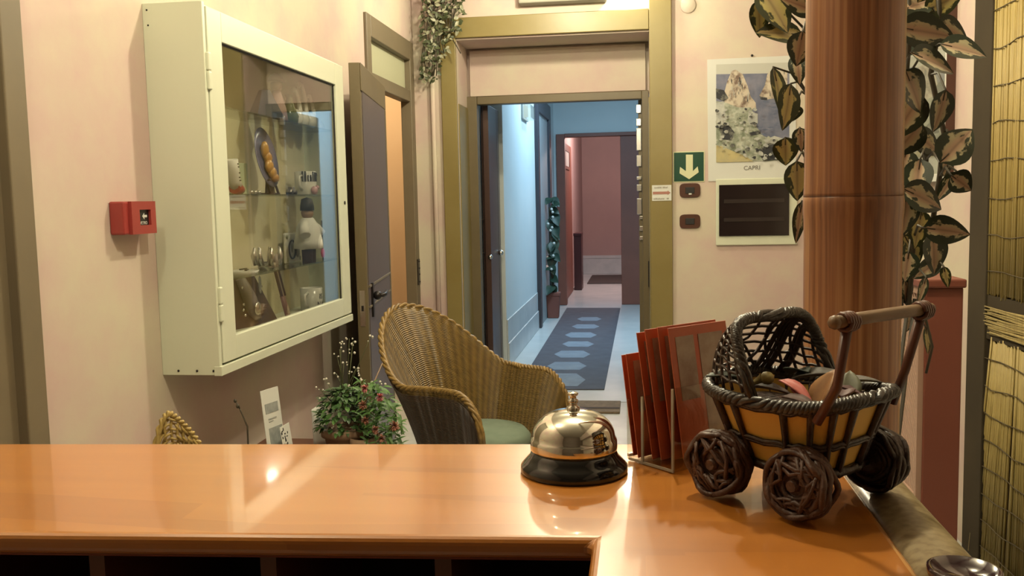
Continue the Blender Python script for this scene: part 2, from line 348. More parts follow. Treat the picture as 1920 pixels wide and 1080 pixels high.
# ------------------------------------------------------------------ the setting
XL, XR, YB, YN, ZC = -1.48, 1.20, 6.10, -2.2, 3.10
B = lambda *bs: (lambda mb: [mb.box(*b) for b in bs] and mb)(MB())
struct('floor', B(((-3.6, YN, -.06), (1.7, 6.02, 0))), m_tile)
struct('ceiling', B(((-1.6, YN, ZC), (1.7, 6.6, ZC+.06))), m_ceil)
struct('wall_left', B(((XL-.05, YN, 0), (XL, 1.2, ZC)), ((XL-.05, 2.075, 0), (XL, 4.98, ZC)), ((XL-.05, 1.2, 2.3), (XL, 2.075, ZC)), ((XL-.05, 4.98, 2.37), (XL, 6.0, ZC)), ((XL-.05, 6.0, 0), (XL, YB, ZC))), m_pink)
struct('wall_back', B(((XL-.05, YB, 0), (-1.19, 6.5, ZC)), ((-1.19, YB, 2.39), (.066, 6.5, ZC)), ((.066, YB, 0), (1.7, 6.5, ZC)), ((-1.3, 6.50, 2.05), (.2, 6.56, 2.6))), m_pink)
struct('wall_right', B(((XR, 3.56, 0), (XR+.08, YB, ZC)), ((XR+.36, YN, 0), (XR+.44, 3.56, ZC)), ((XR, 3.50, 0), (XR+.44, 3.56, ZC)), ((XR, YN, 2.12), (XR+.40, 3.56, ZC))), m_pink)
struct('wall_near', B(((XL-.05, YN-.08, 0), (1.7, YN, ZC))), m_near)
# panelled recess over the entrance
struct('trim_1', B(((-1.17, 6.46, 2.062), (.045, 6.50, 2.375))), m_pink, 'pink painted panel filling the recess above the entrance door head', bevel=.004)
struct('trim_2', B(((-1.292, YB-.028, 0), (-1.19, YB, 2.40)), ((-1.292, YB-.028, 2.40), (.064, YB, 2.53)), ((.066, YB-.036, 0), (.206, YB, 2.60))), m_olive, 'olive gold casing around the entrance doorway', bevel=.004)
# inner door frame in the recess
fr_l0, fr_l1, fr_r0, fr_r1 = atY(879, 300, 6.5).x, atY(899, 300, 6.5).x, atY(1204, 300, 6.5).x, atY(1217, 300, 6.5).x
struct('trim_3', B(((fr_l0, 6.44, 0), (fr_l1, 6.54, 2.06)), ((fr_r0, 6.44, 0), (fr_r1, 6.54, 2.06)), ((fr_l1, 6.45, 2.005), (fr_r0, 6.54, 2.06))), m_olive_d, 'inner olive brown door frame of the entrance', bevel=.004)
struct('trim_4', B(((-1.19, 6.12, 0), (-1.183, 6.44, 1.98)), ((.060, 6.12, 0), (.066, 6.44, 1.98))), m_olive, 'taupe reveal lining beside the entrance door frame')
# vertical pipe in the corner
t = MB().tube([(-1.352, YB-.02, 0), (-1.352, YB-.02, ZC)], .016, 10); t.box((-1.375, YB-.012, 1.36), (-1.362, YB, 1.52))
struct('trim_5', t, m_pink, 'painted pipe running up the corner left of the entrance')
# left wall near casing and door
struct('trim_6', B(((XL-.06, 2.0, 0), (XL+.022, 2.078, 2.35)), ((XL-.06, 1.12, 2.27), (XL+.022, 2.0, 2.35)), ((XL-.06, 1.12, 0), (XL+.022, 1.2, 2.27))), m_taupe, 'brown door casing at the left edge', bevel=.004)
struct('door_1', B(((XL-.045, 1.2, 0), (XL-.005, 2.0, 2.27))), m_taupe, 'brown door at the left edge of the picture')
# side room door: casing with transom, pane, leaf folded back
ca = MB().box((XL-.055, 4.98, 0), (XL+.018, 5.06, 2.37)).box((XL-.055, 5.94, 0), (XL+.018, 6.03, 2.37)).box((XL-.055, 5.06, 2.25), (XL+.018, 5.94, 2.37)).box((XL-.055, 5.06, 1.985), (XL+.010, 5.94, 2.06))
cas = struct('trim_7', ca, m_taupe, 'taupe casing and transom frame of the side door', bevel=.005)
m_frost = bpy.data.materials.new('frosted_pane'); m_frost.use_nodes = True
_n = m_frost.node_tree; _b = _n.nodes['Principled BSDF']; _b.inputs['Base Color'].default_value = (.56, .56, .40, 1); _b.inputs['Roughness'].default_value = .6
_t = _n.nodes.new('ShaderNodeBsdfTranslucent'); _t.inputs[0].default_value = (.55, .57, .44, 1); _m = _n.nodes.new('ShaderNodeMixShader'); _m.inputs[0].default_value = .4
_n.links.new(_b.outputs[0], _m.inputs[1]); _n.links.new(_t.outputs[0], _m.inputs[2]); _n.links.new(_m.outputs[0], _n.nodes['Material Output'].inputs[0])
MB().box((XL-.03, 5.05, 2.05), (XL-.022, 5.95, 2.26)).build('transom_pane', m_frost, cas)
h = MB().box((XL+.018, 5.955, .79), (XL+.024, 6.01, .96))
for z_ in (.81, .86, .90, .945): h.ball((XL+.026, 5.985, z_), .006, 6)
h.build('strike_plate', m_iron, cas)
def leafpt(s, off, z):                                      # along the open leaf, s=0 at the free edge, off away from the wall side
    a = Vector((-1.244, 4.10, 0)); b = Vector((-1.381, 4.99, 0)); d = (b-a).normalized(); n = Vector((d.y, -d.x, 0))
    return a + d*s + n*off + Vector((0, 0, z))
def leafbox(mb, s0, s1, o0, o1, z0, z1): return mb.hexa([leafpt(s, o, z) for z in (z0, z1) for s, o in ((s0, o0), (s1, o0), (s1, o1), (s0, o1))])
dl = struct('door_2', leafbox(leafbox(leafbox(MB(), 0, .9, -.05, 0, .015, 1.965), 0, .9, 0, .006, 1.84, 1.965), .865, .9, 0, .006, .015, 1.84), m_olive_d, 'open olive side door with purple grey panel folded back against the wall', bevel=.003)
leafbox(MB(), .035, .865, -.004, .003, .03, 1.84).build('door_panel', m_purple, dl)
leafbox(leafbox(MB(), .03, .87, 0, .008, .945, .955), .03, .87, 0, .008, .85, .858).build('lock_rail', m_taupe, dl)
lp = leafbox(MB(), -.003, .002, -.037, -.013, .77, .935).build('lock_plate', m_steel, dl)
leafbox(MB(), -.005, .0, -.030, -.020, .84, .865).build('latch', m_iron, lp)
hb = leafbox(MB(), .10, .14, .003, .012, .80, .96)
hb.tube([leafpt(.12, .01, .90), leafpt(.12, .055, .90), leafpt(.16, .06, .902), leafpt(.25, .058, .905)], [.010, .010, .011, .009], 10)
hb.ball(leafpt(.12, .03, .90), .022, 10)
hb.build('door_handle', m_iron, dl)
# side room behind the left wall
struct('wall_side_room', B(((-3.6, 7.6, 0), (XL-.05, 7.7, ZC)), ((-3.7, 4.2, 0), (-3.6, 7.7, ZC)), ((-3.6, 4.2, 0), (XL-.05, 4.3, ZC))), m_peach)
struct('floor_side_room', B(((-3.6, 6.02, -.06), (XL-.05, 7.6, 0))), m_tile)
struct('ceiling_side_room', B(((-3.6, 4.2, ZC), (XL-.12, 7.7, ZC+.06))), m_ceil)
# corridor
struct('floor_corridor', B(((-1.5, 6.02, -.07), (1.7, 17.2, -.002))), m_corr_floor)
struct('trim_8', B(((-1.47, 6.012, -.05), (.9, 6.028, .001))), m_taupe, 'floor joint line at the entrance threshold')
struct('wall_corridor_left', B(((-1.35, 6.5, 0), (-1.28, 7.3, ZC)), ((-1.35, 7.3, 0), (-1.07, 11.7, ZC))), m_corr)
struct('wall_corridor_right', B(((.62, 6.5, 0), (.70, 11.7, ZC))), m_corr)
struct('ceiling_corridor', B(((-1.35, 6.6, ZC-.06), (.70, 11.8, ZC))), m_corr)
struct('baseboard_corridor', B(((-1.07, 7.3, 0), (-1.05, 9.5, .19)), ((-1.07, 7.3, .19), (-1.058, 9.5, .38))), m_skirt, bevel=.004)
struct('wall_corridor_end', B(((-1.35, 11.7, 0), (-1.035, 11.8, ZC)), ((-1.035, 11.7, 2.15), (.7, 11.8, ZC)), ((.35, 11.7, 0), (.7, 11.8, 2.15))), m_corr)
struct('trim_9', B(((-1.035, 11.66, 0), (-.93, 11.82, 2.15)), ((-.93, 11.66, 2.11), (.35, 11.82, 2.155)), ((-.238, 11.69, 0), (.35, 11.80, 2.11))), m_brown, 'dark brown portal at the far end of the corridor', bevel=.005)
struct('wall_far_room', B(((-1.3, 16.6, 0), (.7, 16.7, 2.8)), ((-1.1, 11.82, 0), (-1.02, 16.6, 2.8)), ((.5, 11.82, 0), (.6, 16.6, 2.8))), m_reddish)
struct('ceiling_far_room', B(((-1.3, 11.82, 2.8), (.7, 16.7, 2.86))), m_reddish)
struct('baseboard_far_room', B(((-1.02, 16.57, 0), (.5, 16.6, .28)), ((-1.02, 16.56, .28), (.5, 16.6, .33))), m_skirt)
dfr = struct('door_3', B(((-1.02, 11.84, .01), (-.975, 13.4, 2.08))), m_brown, 'dark brown door standing open inside the far portal')
MB().box((-.977, 12.2, 1.78), (-.970, 12.9, 1.98)).build('window_pane', m_white, dfr)
fp = MB()
for b in (((-.974, 12.15, 1.74), (-.962, 12.2, 2.02)), ((-.974, 12.9, 1.74), (-.962, 12.95, 2.02)), ((-.974, 12.2, 1.98), (-.962, 12.9, 2.02)), ((-.974, 12.2, 1.74), (-.962, 12.9, 1.78))): fp.box(*b)
fp.build('window_frame', m_brown, dfr)
# dark glazed door on the corridor's left wall
cd = MB().box((-1.07, 9.55, 0), (-1.03, 9.68, 2.42)).box((-1.07, 10.75, 0), (-1.03, 10.95, 2.42)).box((-1.07, 9.68, 2.25), (-1.03, 10.75, 2.42))
cdo = struct('door_4', cd, mat('dark_blue_grey_frame', (.050, .048, .062), .4), 'dark framed door with pale pane on the corridor wall', bevel=.004)
MB().box((-1.07, 9.68, 0), (-1.055, 10.75, 2.25)).build('door_panel', mat('pale_grey_door', (.42, .46, .48), .5), cdo)
# left entrance leaf, swung into the corridor
def bx(px0, px1, y0, y1, z0, z1): return ((px0-1199)/F*y0, y0, z0), ((px1-1199)/F*y0, y1, z1)
dl2 = struct('door_5', B(bx(907, 918, 6.62, 6.70, .01, 2.04), ((-1.135, 6.66, .01), (-1.10, 7.26, 2.04)), bx(921, 934, 7.18, 7.27, .01, 2.04)), m_brownmet, 'brown metal entrance leaf swung open into the corridor', bevel=.004)
hn = MB()
for z_ in (1.20, .96): hn.tube([(-1.16, 6.60, z_), (-1.10, 6.63, z_)], .004, 6)
hn.build('hinge_rod', m_iron, dl2)
kb = MB().ball((-1.078, 6.61, .93), .018, 10).ball((-1.083, 7.16, .93), .022, 10); kb.build('door_knob', m_steel, dl2)
# right security leaf with bolts on its edge
dr2 = struct('door_6', B(((-.008, 6.58, .01), (.046, 7.35, 2.04))), m_olive_d, 'entrance security leaf seen edge on beside the right jamb', bevel=.003)
for py0, py1, big in ((196, 212, 0), (222, 236, 0), (240, 282, 1), (291, 312, 0), (331, 337, 0), (346, 358, 1), (372, 402, 1), (424, 433, 2), (405, 411, 2), (443, 450, 2)):
    z1, z0 = atY(1200, py0, 6.57).z, atY(1200, py1, 6.57).z
    bo = MB().box((-.022 if big < 2 else -.004, 6.565, z0), (.012 if big < 2 else .022, 6.582, z1))
    bo.build('bolt', m_steel, dr2, bevel=.003)
MB().box((.052, 6.425, .72), (.068, 6.44, .90)).build('strike_plate', m_iron, dr2)

# runner with pale motifs, doormat
ru = thing('runner_rug', 'slate blue corridor runner with a row of pale elongated hexagons', 'rug', (-.58, 8.8, 0))
ru_pts = [atZ(1063, 578, 0), atZ(1163, 578, 0), atZ(1133, 731, 0), atZ(968, 731, 0)]
rb = MB(); rb.hexa([p + Vector((0, 0, -.001)) for p in ru_pts[::-1]] + [p + Vector((0, 0, .006)) for p in ru_pts[::-1]]); rb.build('rug_pile', m_runner, ru, off=(-.58, 8.8, 0))
for (px, py, wd, ht, al) in ((1055, 712, 86, 24, 1), (1063, 686, 74, 15, 1), (1073, 664, 68, 13, 1), (1084, 645, 60, 10, 1), (1089, 628, 60, 10, 1), (1098, 612, 52, 8, 1), (1105, 598, 46, 7, 1)):
    c = atZ(px, py, .0075); l = atZ(px-wd/2, py, .0075); r_ = atZ(px+wd/2, py, .0075); a = atZ(px, py-ht/2, .0075); b = atZ(px, py+ht/2, .0075)
    hx = MB(); i = .62
    hx.poly([l, c+(l-c)*i+(b-c), c+(r_-c)*i+(b-c), r_, c+(r_-c)*i+(a-c), c+(l-c)*i+(a-c)])
    hx.build('hexagon_motif', m_hexa, ru, off=(-.58, 8.8, 0))
q0, q1, q2, q3 = atZ(1000, 754, 0), atZ(1159, 754, 0), atZ(1156, 785, 0), atZ(1000, 785, 0)
dm = thing('doormat', 'brown banded doormat just inside the entrance threshold', 'doormat', (-.35, 5.85, 0))
MB().box((-.62, 5.68, 0), (-.135, 6.0, .014)).build('mat_pile', m_matd, dm, off=(-.35, 5.85, 0), bevel=.004)
MB().box((-.62, 5.755, .013), (-.138, 5.80, .016)).build('mat_stripe', m_matd2, dm, off=(-.35, 5.85, 0))

# corridor furniture
el = thing('emergency_light', 'clear emergency light box high on the corridor wall', 'light', (-1.06, 8.7, 2.15))
MB().box((-1.07, 8.5, 2.08), (-1.05, 8.9, 2.22)).build('back_plate', m_white, el, off=(-1.06, 8.7, 2.15), bevel=.004)
MB().box((-1.05, 8.52, 2.09), (-.985, 8.88, 2.21)).build('cover', m_acryl, el, off=(-1.06, 8.7, 2.15))
db = MB().box((-.97, 13.6, 0), (-.86, 13.95, .83)).box((-.975, 13.58, .80), (-.855, 13.97, .84)); tag(db.build('pedestal', mat('dark_red_lacquer', (.07, .018, .022), .4), bevel=.006), 'narrow dark red pedestal inside the far portal', 'pedestal')
fm = B(((-.84, 14.6, 0), (-.1, 16.2, .012))); tag(fm.build('far_doormat', mat('dark_grey_mat', (.10, .085, .08), .9)), 'dark mat on the floor beyond the far portal', 'doormat')
cpx, cpy = -.985, 10.42
cp = thing('potted_plant', 'climbing plant in a square terracotta planter at the corridor wall', 'plant', (cpx, cpy, 0))
MB().hexa([(cpx-.06, cpy-.06, 0), (cpx+.06, cpy-.06, 0), (cpx+.06, cpy+.06, 0), (cpx-.06, cpy+.06, 0), (cpx-.076, cpy-.076, .27), (cpx+.076, cpy-.076, .27), (cpx+.076, cpy+.076, .27), (cpx-.076, cpy+.076, .27)]).box((cpx-.08, cpy-.08, .25), (cpx+.08, cpy+.08, .29)).build('planter', m_terra2, cp, off=(cpx, cpy, 0), bevel=.006)
MB().tube([(cpx, cpy, .25), (cpx-.01, cpy, .7), (cpx-.02, cpy, 1.25)], .018, 8).build('stem', m_stem, cp, off=(cpx, cpy, 0))
r2 = random.Random(5)
for i in range(24):
    z_ = .36 + i*.044 + r2.uniform(-.03, .03); a = r2.uniform(0, 6.28); l = r2.uniform(.15, .22); s2 = r2.choice((-1, 1))
    MB().leaf((cpx + .02*math.cos(a), cpy + .02*math.sin(a), z_), (max(-.12, s2*r2.uniform(.1, .7)), -.35, r2.uniform(-.9, .1)), (r2.uniform(-.3, .3), -1, .5), l*.9, l*.62, .5).build('leaf', m_green_d, cp, off=(cpx, cpy, 0))
for i in range(9):
    MB().ball((cpx-.03+r2.uniform(-.02, .06), cpy-.09, r2.uniform(.42, 1.25)), .016, 6).build('white_bud', m_white, cp, off=(cpx, cpy, 0))

# ------------------------------------------------------------------ back wall things
YW = YB
def wall_px(px, py, d=0): return atY(px, py, YW-d)
sg = thing('exit_direction_sign', 'dark green sign with a pale down arrow beside the entrance', 'sign', (.313, YW, 1.525))
so = (.313, YW, 1.525)
MB().box((.213, YW-.004, 1.427), (.413, YW, 1.624)).build('sign_border', m_signa, sg, off=so, bevel=.006)
MB().box((.219, YW-.0055, 1.433), (.407, YW-.003, 1.618)).build('sign_plate', m_signg, sg, off=so, bevel=.006)
ar = MB(); apx = [(1286, 290), (1299, 290), (1299, 321), (1308, 312), (1310, 323), (1292, 336), (1274, 325), (1275, 313), (1286, 321)]
ar.prism([(wall_px(*p).x, wall_px(*p).z) for p in apx], lambda u, v, h: (u, h, v), YW-.0075, YW-.005); ar.build('arrow', m_signa, sg, off=so)
ps = thing('paper_arrow_sign', 'small white paper sign with a dull red arrow on the right casing', 'sign', (.14, YW-.036, 1.363)); po = (.14, YW-.036, 1.363)
a0, a1 = atY(1222.5, 347.5, YW-.037), atY(1259, 376, YW-.037)
MB().box((a0.x, YW-.0385, a1.z), (a1.x, YW-.036, a0.z)).build('paper', m_paper, ps, off=po)
w_, h_ = a1.x-a0.x, a0.z-a1.z; cz = (a0.z+a1.z)/2; ya = YW-.0395
am = MB().prism([(a0.x+.04*w_, cz-.085*h_), (a0.x+.80*w_, cz-.085*h_), (a0.x+.80*w_, cz-.15*h_), (a0.x+.96*w_, cz), (a0.x+.80*w_, cz+.15*h_), (a0.x+.80*w_, cz+.085*h_), (a0.x+.04*w_, cz+.085*h_)], lambda u, v, h: (u, h, v), ya, ya+.0012)
am.build('arrow', mat('dull_red_print', (.48, .22, .17), .7), ps, off=po)
m_fink = mat('faded_ink', (.28, .24, .18), .8); r3 = random.Random(3)
for row, x0, x1 in ((.345, .13, .80), (-.375, .08, .92)):
    xx = x0; mk = MB()
    while xx < x1:
        ww = r3.uniform(.028, .05)
        if r3.random() > .12: mk.box((a0.x+xx*w_, ya, cz+(row-.05)*h_), (a0.x+(xx+ww*.75)*w_, ya+.001, cz+(row+r3.uniform(.02, .06))*h_))
        xx += ww+.012
    mk.build('printed_line', m_fink, ps, off=po)
def wall_switch(px0, py0, px1, py1, label, lit):
    a, b = wall_px(px0, py0), wall_px(px1, py1); c = (a+b)/2
    s = thing('wall_switch', label, 'switch', c, group='brown wall switches')
    mx_, mz_, hw_, hh_ = (a.x+b.x)/2, (a.z+b.z)/2, (b.x-a.x)/2, (a.z-b.z)/2
    rp2 = [(mx_ + hw_*math.copysign(abs(math.cos(q*math.pi/16))**.38, math.cos(q*math.pi/16)), mz_ + hh_*math.copysign(abs(math.sin(q*math.pi/16))**.5, math.sin(q*math.pi/16))) for q in range(32)]
    MB().prism(rp2, lambda u, v, h: (u, h, v), YW-.012, YW).build('frame', m_switch, s, off=c, bevel=.003)
    W, H = b.x-a.x, a.z-b.z
    MB().box((a.x+.28*W, YW-.016, b.z+.28*H), (b.x-.28*W, YW-.010, a.z-.28*H)).build('rocker', m_blackm, s, off=c, bevel=.003)
    if lit: MB().box((a.x+.44*W, YW-.018, b.z+.20*H), (b.x-.42*W, YW-.014, b.z+.30*H)).build('indicator', m_white, s, off=c)
wall_switch(1274, 344, 1313, 370, 'brown wall switch directly under the green arrow sign', 1)
wall_switch(1274, 402, 1313, 428, 'lower brown wall switch, second below the green arrow sign', 0)
# Capri poster
c = wall_px(1410, 222); cap = thing('poster', 'white bordered seaside poster captioned in capitals on the back wall', 'poster', c)
pc = [wall_px(1326, 112), wall_px(1492, 104), wall_px(1492, 334), wall_px(1328, 340)]
MB().hexa([p for p in pc] + [p + Vector((0, -.006, 0)) for p in pc]).build('sheet', m_paper, cap, off=c)
m_sky = mat('print_sky', (.62, .62, .56), .6); m_sea = mat('print_sea', (.27, .27, .36), .6, col2=(.11, .14, .24), scale=7)
m_rock = mat('print_rock', (.72, .63, .50), .6, col2=(.20, .13, .10), scale=16, detail=6, lo=.48, hi=.62); m_fol = mat('print_scrub', (.20, .24, .16), .6, col2=(.62, .64, .54), scale=22, detail=6)
m_yel = mat('print_meadow', (.62, .52, .24), .6, col2=(.50, .45, .25), scale=20); m_dk = mat('print_shade', (.02, .022, .03), .6, col2=(.20, .20, .17), scale=28, detail=6, lo=.48, hi=.6); m_lt = mat('print_foam', (.66, .66, .60), .6, col2=(.40, .42, .40), scale=18)
def zq(x, y): return 1200 + x/3.375, y/3.375
pm = MB(); lay = [0.0065]
def patch(mi, pts):
    pm.cur = mi; lay[0] += .0004
    pm.poly([wall_px(*zq(x, y), lay[0]) for x, y in pts])
patch(0, [(482, 408), (945, 395), (945, 475), (482, 475)])
patch(1, [(482, 470), (945, 462), (945, 900), (482, 900)])
patch(2, [(530, 600), (550, 520), (580, 450), (605, 440), (650, 470), (680, 540), (700, 610), (732, 650), (735, 690), (640, 700), (540, 690)])
patch(2, [(755, 605), (790, 540), (805, 470), (840, 440), (905, 433), (932, 460), (932, 600), (860, 622), (800, 630)])
patch(5, [(755, 610), (805, 618), (805, 636), (765, 630)])
patch(3, [(482, 640), (545, 650), (620, 680), (700, 680), (745, 760), (735, 800), (780, 860), (840, 880), (945, 870), (945, 1012), (800, 1020), (560, 1020), (482, 900)])
patch(6, [(482, 650), (530, 640), (545, 760), (500, 790), (482, 770)])
patch(6, [(690, 700), (745, 720), (745, 780), (700, 795), (680, 760)])
patch(6, [(800, 880), (850, 860), (920, 880), (930, 930), (850, 930), (790, 915)])
patch(5, [(500, 800), (560, 790), (600, 840), (580, 890), (520, 880)])
patch(5, [(480, 560), (530, 570), (560, 620), (530, 640), (482, 620)])
patch(5, [(740, 950), (820, 905), (900, 920), (940, 960), (940, 1005), (780, 1018)])
patch(5, [(690, 840), (760, 825), (765, 845), (700, 860)])
patch(4, [(482, 910), (560, 945), (660, 985), (720, 1022), (482, 1028)])
rp_ = random.Random(8)
for i in range(150):
    x, y = rp_.uniform(486, 935), rp_.uniform(690, 1015)
    if x > 740 and y < 870: continue
    if y > 930 + (x-482)*.35 and x < 700: continue
    s_ = rp_.uniform(5, 17); patch(rp_.choice((5, 5, 6, 6, 3)), [(x+s_*math.cos(q)*rp_.uniform(.6, 1.3), y+s_*math.sin(q)*rp_.uniform(.5, 1)) for q in (0, 1.05, 2.1, 3.14, 4.2, 5.2)])
for i in range(34):
    x = rp_.uniform(560, 690); y = rp_.uniform(470, 640)
    if abs(x-615) > (y-430)*.42: continue
    s_ = rp_.uniform(4, 10); patch(rp_.choice((5, 6, 2)), [(x-s_*.3, y-s_*2), (x+s_*.4, y-s_), (x+s_*.3, y+s_*2), (x-s_*.4, y+s_)])
for i in range(16):
    x = rp_.uniform(800, 925); y = rp_.uniform(450, 610)
    s_ = rp_.uniform(4, 9); patch(rp_.choice((5, 6, 2)), [(x-s_*.3, y-s_*2), (x+s_*.4, y-s_), (x+s_*.3, y+s_*2), (x-s_*.4, y+s_)])
for i in range(20):
    x = rp_.uniform(760, 900); y = rp_.uniform(640, 850); s_ = rp_.uniform(8, 26); patch(rp_.choice((1, 7, 7)), [(x-s_, y), (x, y-s_*.25), (x+s_, y), (x, y+s_*.25)])
pm.build('picture', [m_sky, m_sea, m_rock, m_fol, m_yel, m_dk, m_lt, mat('print_deep_sea', (.12, .15, .25), .6)], cap, off=c, fix=False)
text('caption', 'CAPRI', .038, mat('caption_ink', (.16, .14, .12), .8), wall_px(1410, 315, .0075), (1, 0, .012), (0, 0, 1), cap, off=c)
MB().ball(wall_px(1410, 104, .006), .008, 6).build('pin', m_iron, cap, off=c)
# fuse box
a, b = wall_px(1342, 336), wall_px(1494, 458); c = (a+b)/2
fb = thing('fuse_box', 'wall fuse box with smoked cover under the poster', 'fuse box', c)
MB().box((a.x, YW-.022, b.z), (b.x, YW, a.z)).build('frame', m_cream, fb, off=c, bevel=.006)
i0, i1 = wall_px(1348, 347, .022), wall_px(1479, 441, .022)
MB().box((i0.x, YW-.034, i1.z), (i1.x, YW-.020, i0.z)).build('cover', m_smoke, fb, off=c, bevel=.003)
fl = MB()
for k in (.32, .68): zz = i1.z + (i0.z-i1.z)*k; fl.box((i0.x+.03, YW-.0365, zz-.012), (i1.x-.03, YW-.033, zz+.012))
fl.build('cover_window', mat('dark_breaker_row', (.035, .024, .022), .25), fb, off=c)
# round plate, vent
c = wall_px(1290, 10); tag(MB().lathe([(.050, 0), (.050, .006), (.044, .010), (0, .011)], c, 28, Matrix(((1, 0, 0), (0, 0, -1), (0, 1, 0)))).build('blanking_plate', m_pink), 'round painted blanking plate high right of the entrance', 'wall plate')
c = Vector((-.5, YW, 2.70)); vt = thing('air_vent', 'grey beige louvred unit above the entrance casing', 'vent', c)
MB().box((-.76, YW-.10, 2.585), (-.20, YW, 2.82)).build('housing', m_grey, vt, off=c, bevel=.01)
for k in range(7): MB().box((-.74, YW-.112, 2.61+k*.028), (-.22, YW-.098, 2.622+k*.028)).build('louvre', m_grey, vt, off=c)
c = Vector((-.06, YW, 2.80)); wl = thing('wall_lamp', 'small wall lamp above the right side of the entrance', 'lamp', c)
MB().box((-.12, YW-.03, 2.80), (0, YW, 2.92)).tube([(-.06, YW-.02, 2.86), (-.06, YW-.12, 2.86), (-.06, YW-.12, 2.81)], .008, 8).build('bracket', m_grey, wl, off=c, bevel=.003)
MB().lathe([(.018, 0), (.02, -.03)], (-.06, YW-.12, 2.82), 12).build('socket', m_white, wl, off=c)
# ceiling lamps
for nm, (x, y, z), lb in (('ceiling_lamp', LAMP_N, 'pendant spot lamp just beyond the counter'), ('ceiling_lamp', LAMP_A, 'pendant spot lamp over the middle of the lobby'), ('ceiling_lamp', LAMP_B, 'pendant spot lamp hanging near the entrance'), ('ceiling_lamp', LAMP_C, 'pendant spot lamp over the desk')):
    cl = thing(nm, lb, 'lamp', (x, y, ZC), group='ceiling lamps')
    MB().lathe([(.05, 0), (.05, -.02), (.02, -.03)], (0, 0, 0), 20).build('canopy', m_white, cl)
    MB().tube([(0, 0, -.02), (0, 0, z-ZC+.09)], .006, 6).build('cord', m_blackm, cl)
    MB().lathe([(.02, z-ZC+.11), (.022, z-ZC+.06)], (0, 0, 0), 14).build('socket', m_white, cl)
# hanging ivy in the corner
iv = thing('hanging_ivy', 'bunch of small leaved ivy hanging in the corner left of the entrance', 'plant', (-1.33, 6.0, 2.9))
io = (-1.33, 6.0, 2.9); r4 = random.Random(11)
iw = MB(); ig = MB(); st = MB()
def ivyspot():
    while True:
        px = r4.uniform(790, 866); py = r4.uniform(-90, 150)
        lim = 866 if py < 45 else (866-(py-45)*.55 if py < 115 else 822-(py-115)*.1)
        if px < lim and (py < 120 or px > 788): return px, py
for i in range(14):
    px = 794 + i*4.6; top = atY(px, -120, 6.0); L = 150 if px < 822 else (118 if px < 835 else 70 + r4.uniform(-15, 10))
    st.tube([atY(px + 4*math.sin(k*1.7+i), -120 + (L-8+120)*k/7, 5.99 + .02*math.sin(k+i)) for k in range(8)], .0035, 5)
st.tube([atY(845, 68, 6.0), atY(855, 84, 5.99), atY(864, 100, 5.98)], .004, 5)
for i in range(620):
    px, py = ivyspot(); dp = r4.uniform(5.93, 6.05); p = atY(px, py, dp)
    mb = iw if r4.random() < .42 and dp < 6.02 else ig
    L = r4.uniform(.028, .046)
    mb.leaf(p, (r4.uniform(-1, 1), r4.uniform(-.7, .1), r4.uniform(-1.2, .5)), (r4.uniform(-.4, .4), -1, r4.uniform(-.2, .9)), L, L*.58, .3, .25, 4, 2)
st.build('stem', m_stem, iv, off=io); ig.build('foliage', m_ivy, iv, off=io, fix=False); iw.build('pale_foliage', m_ivyw, iv, off=io, fix=False)

# ------------------------------------------------------------------ left wall things
c = Vector((XL, 2.508, 1.306)); al = thing('fire_call_point', 'red square fire alarm call point on the pink wall', 'alarm', c)
MB().box((XL, 2.43, 1.258), (XL+.045, 2.586, 1.352)).build('back_box', m_red, al, off=c, bevel=.005)
# front frame with square recess
fx = XL+.045; y0, y1, z0, z1 = 2.455, 2.586, 1.258, 1.352; wy0, wy1, wz0, wz1 = 2.497, 2.558, 1.283, 1.328
fr = MB().box((fx, y0, z0), (fx+.010, wy0, z1)).box((fx, wy1, z0), (fx+.010, y1, z1)).box((fx, wy0, z0), (fx+.010, wy1, wz0)).box((fx, wy0, wz1), (fx+.010, wy1, z1))
fr.build('front_frame', m_red, al, off=c)
pn = MB().box((fx-.001, wy0, wz0), (fx+.002, wy1, wz1)).build('break_panel', mat('black_panel', (.015, .015, .014), .3), al, off=c)
m_inkw = mat('white_ink', (.75, .75, .70), .6)
text('lettering', 'VETRO', .013, m_inkw, (fx+.003, 2.527, 1.289), (0, 1, 0), (0, 0, 1), pn, off=c)
MB().prism([(2.522, 1.309), (2.533, 1.318), (2.533, 1.3125), (2.548, 1.3125), (2.548, 1.3055), (2.533, 1.3055), (2.533, 1.300)], lambda u, v, h: (h, u, v), fx+.002, fx+.0028).build('arrow', m_inkw, pn, off=c)
# display cabinet
XF = -1.287; CY0, CY1, CZ0, CZ1 = 2.672, 3.992, .812, 1.945; t = .018
c = Vector((XL, 3.33, CZ0)); cb = thing('display_cabinet', 'cream wall display cabinet with glass door and souvenirs', 'cabinet', c)
XD = XF-.022; SH0_ = .893
bd = MB().box((XL, CY0, CZ0), (XF-.003, CY0+t, CZ1)).box((XL, CY1-t, CZ0), (XD, CY1, CZ1)).box((XL, CY0+t, CZ0), (XD, CY1-t, CZ0+t)).box((XL, CY0+t, CZ1-t), (XD, CY1-t, CZ1))
bd.box((XL, CY0+t, .875), (XD-.004, CY1-t, SH0_))
bd.box((XD, CY0-.002, CZ0-.002), (XF+.004, CY1+.002, CZ0+.028))
bd.build('body', m_cream, cb, off=c, bevel=.002)
MB().box((XD-.002, CY0+t, CZ0+.03), (XF-.008, CY0+t+.006, CZ1-.004)).build('dark_door_gap', m_blackm, cb, off=c)  # black strip standing in for the dark gap along the hinge edge
MB().box((XL, CY0+t, CZ0+t), (XL+.006, CY1-t, CZ1-t)).build('back_lining', m_cream_in, cb, off=c)
for zz in (1.650, 1.368, 1.088): MB().box((XL+.006, CY0+t, zz), (XF-.05, CY1-t, zz+.006)).build('shelf', m_shelfglass, cb, off=c)
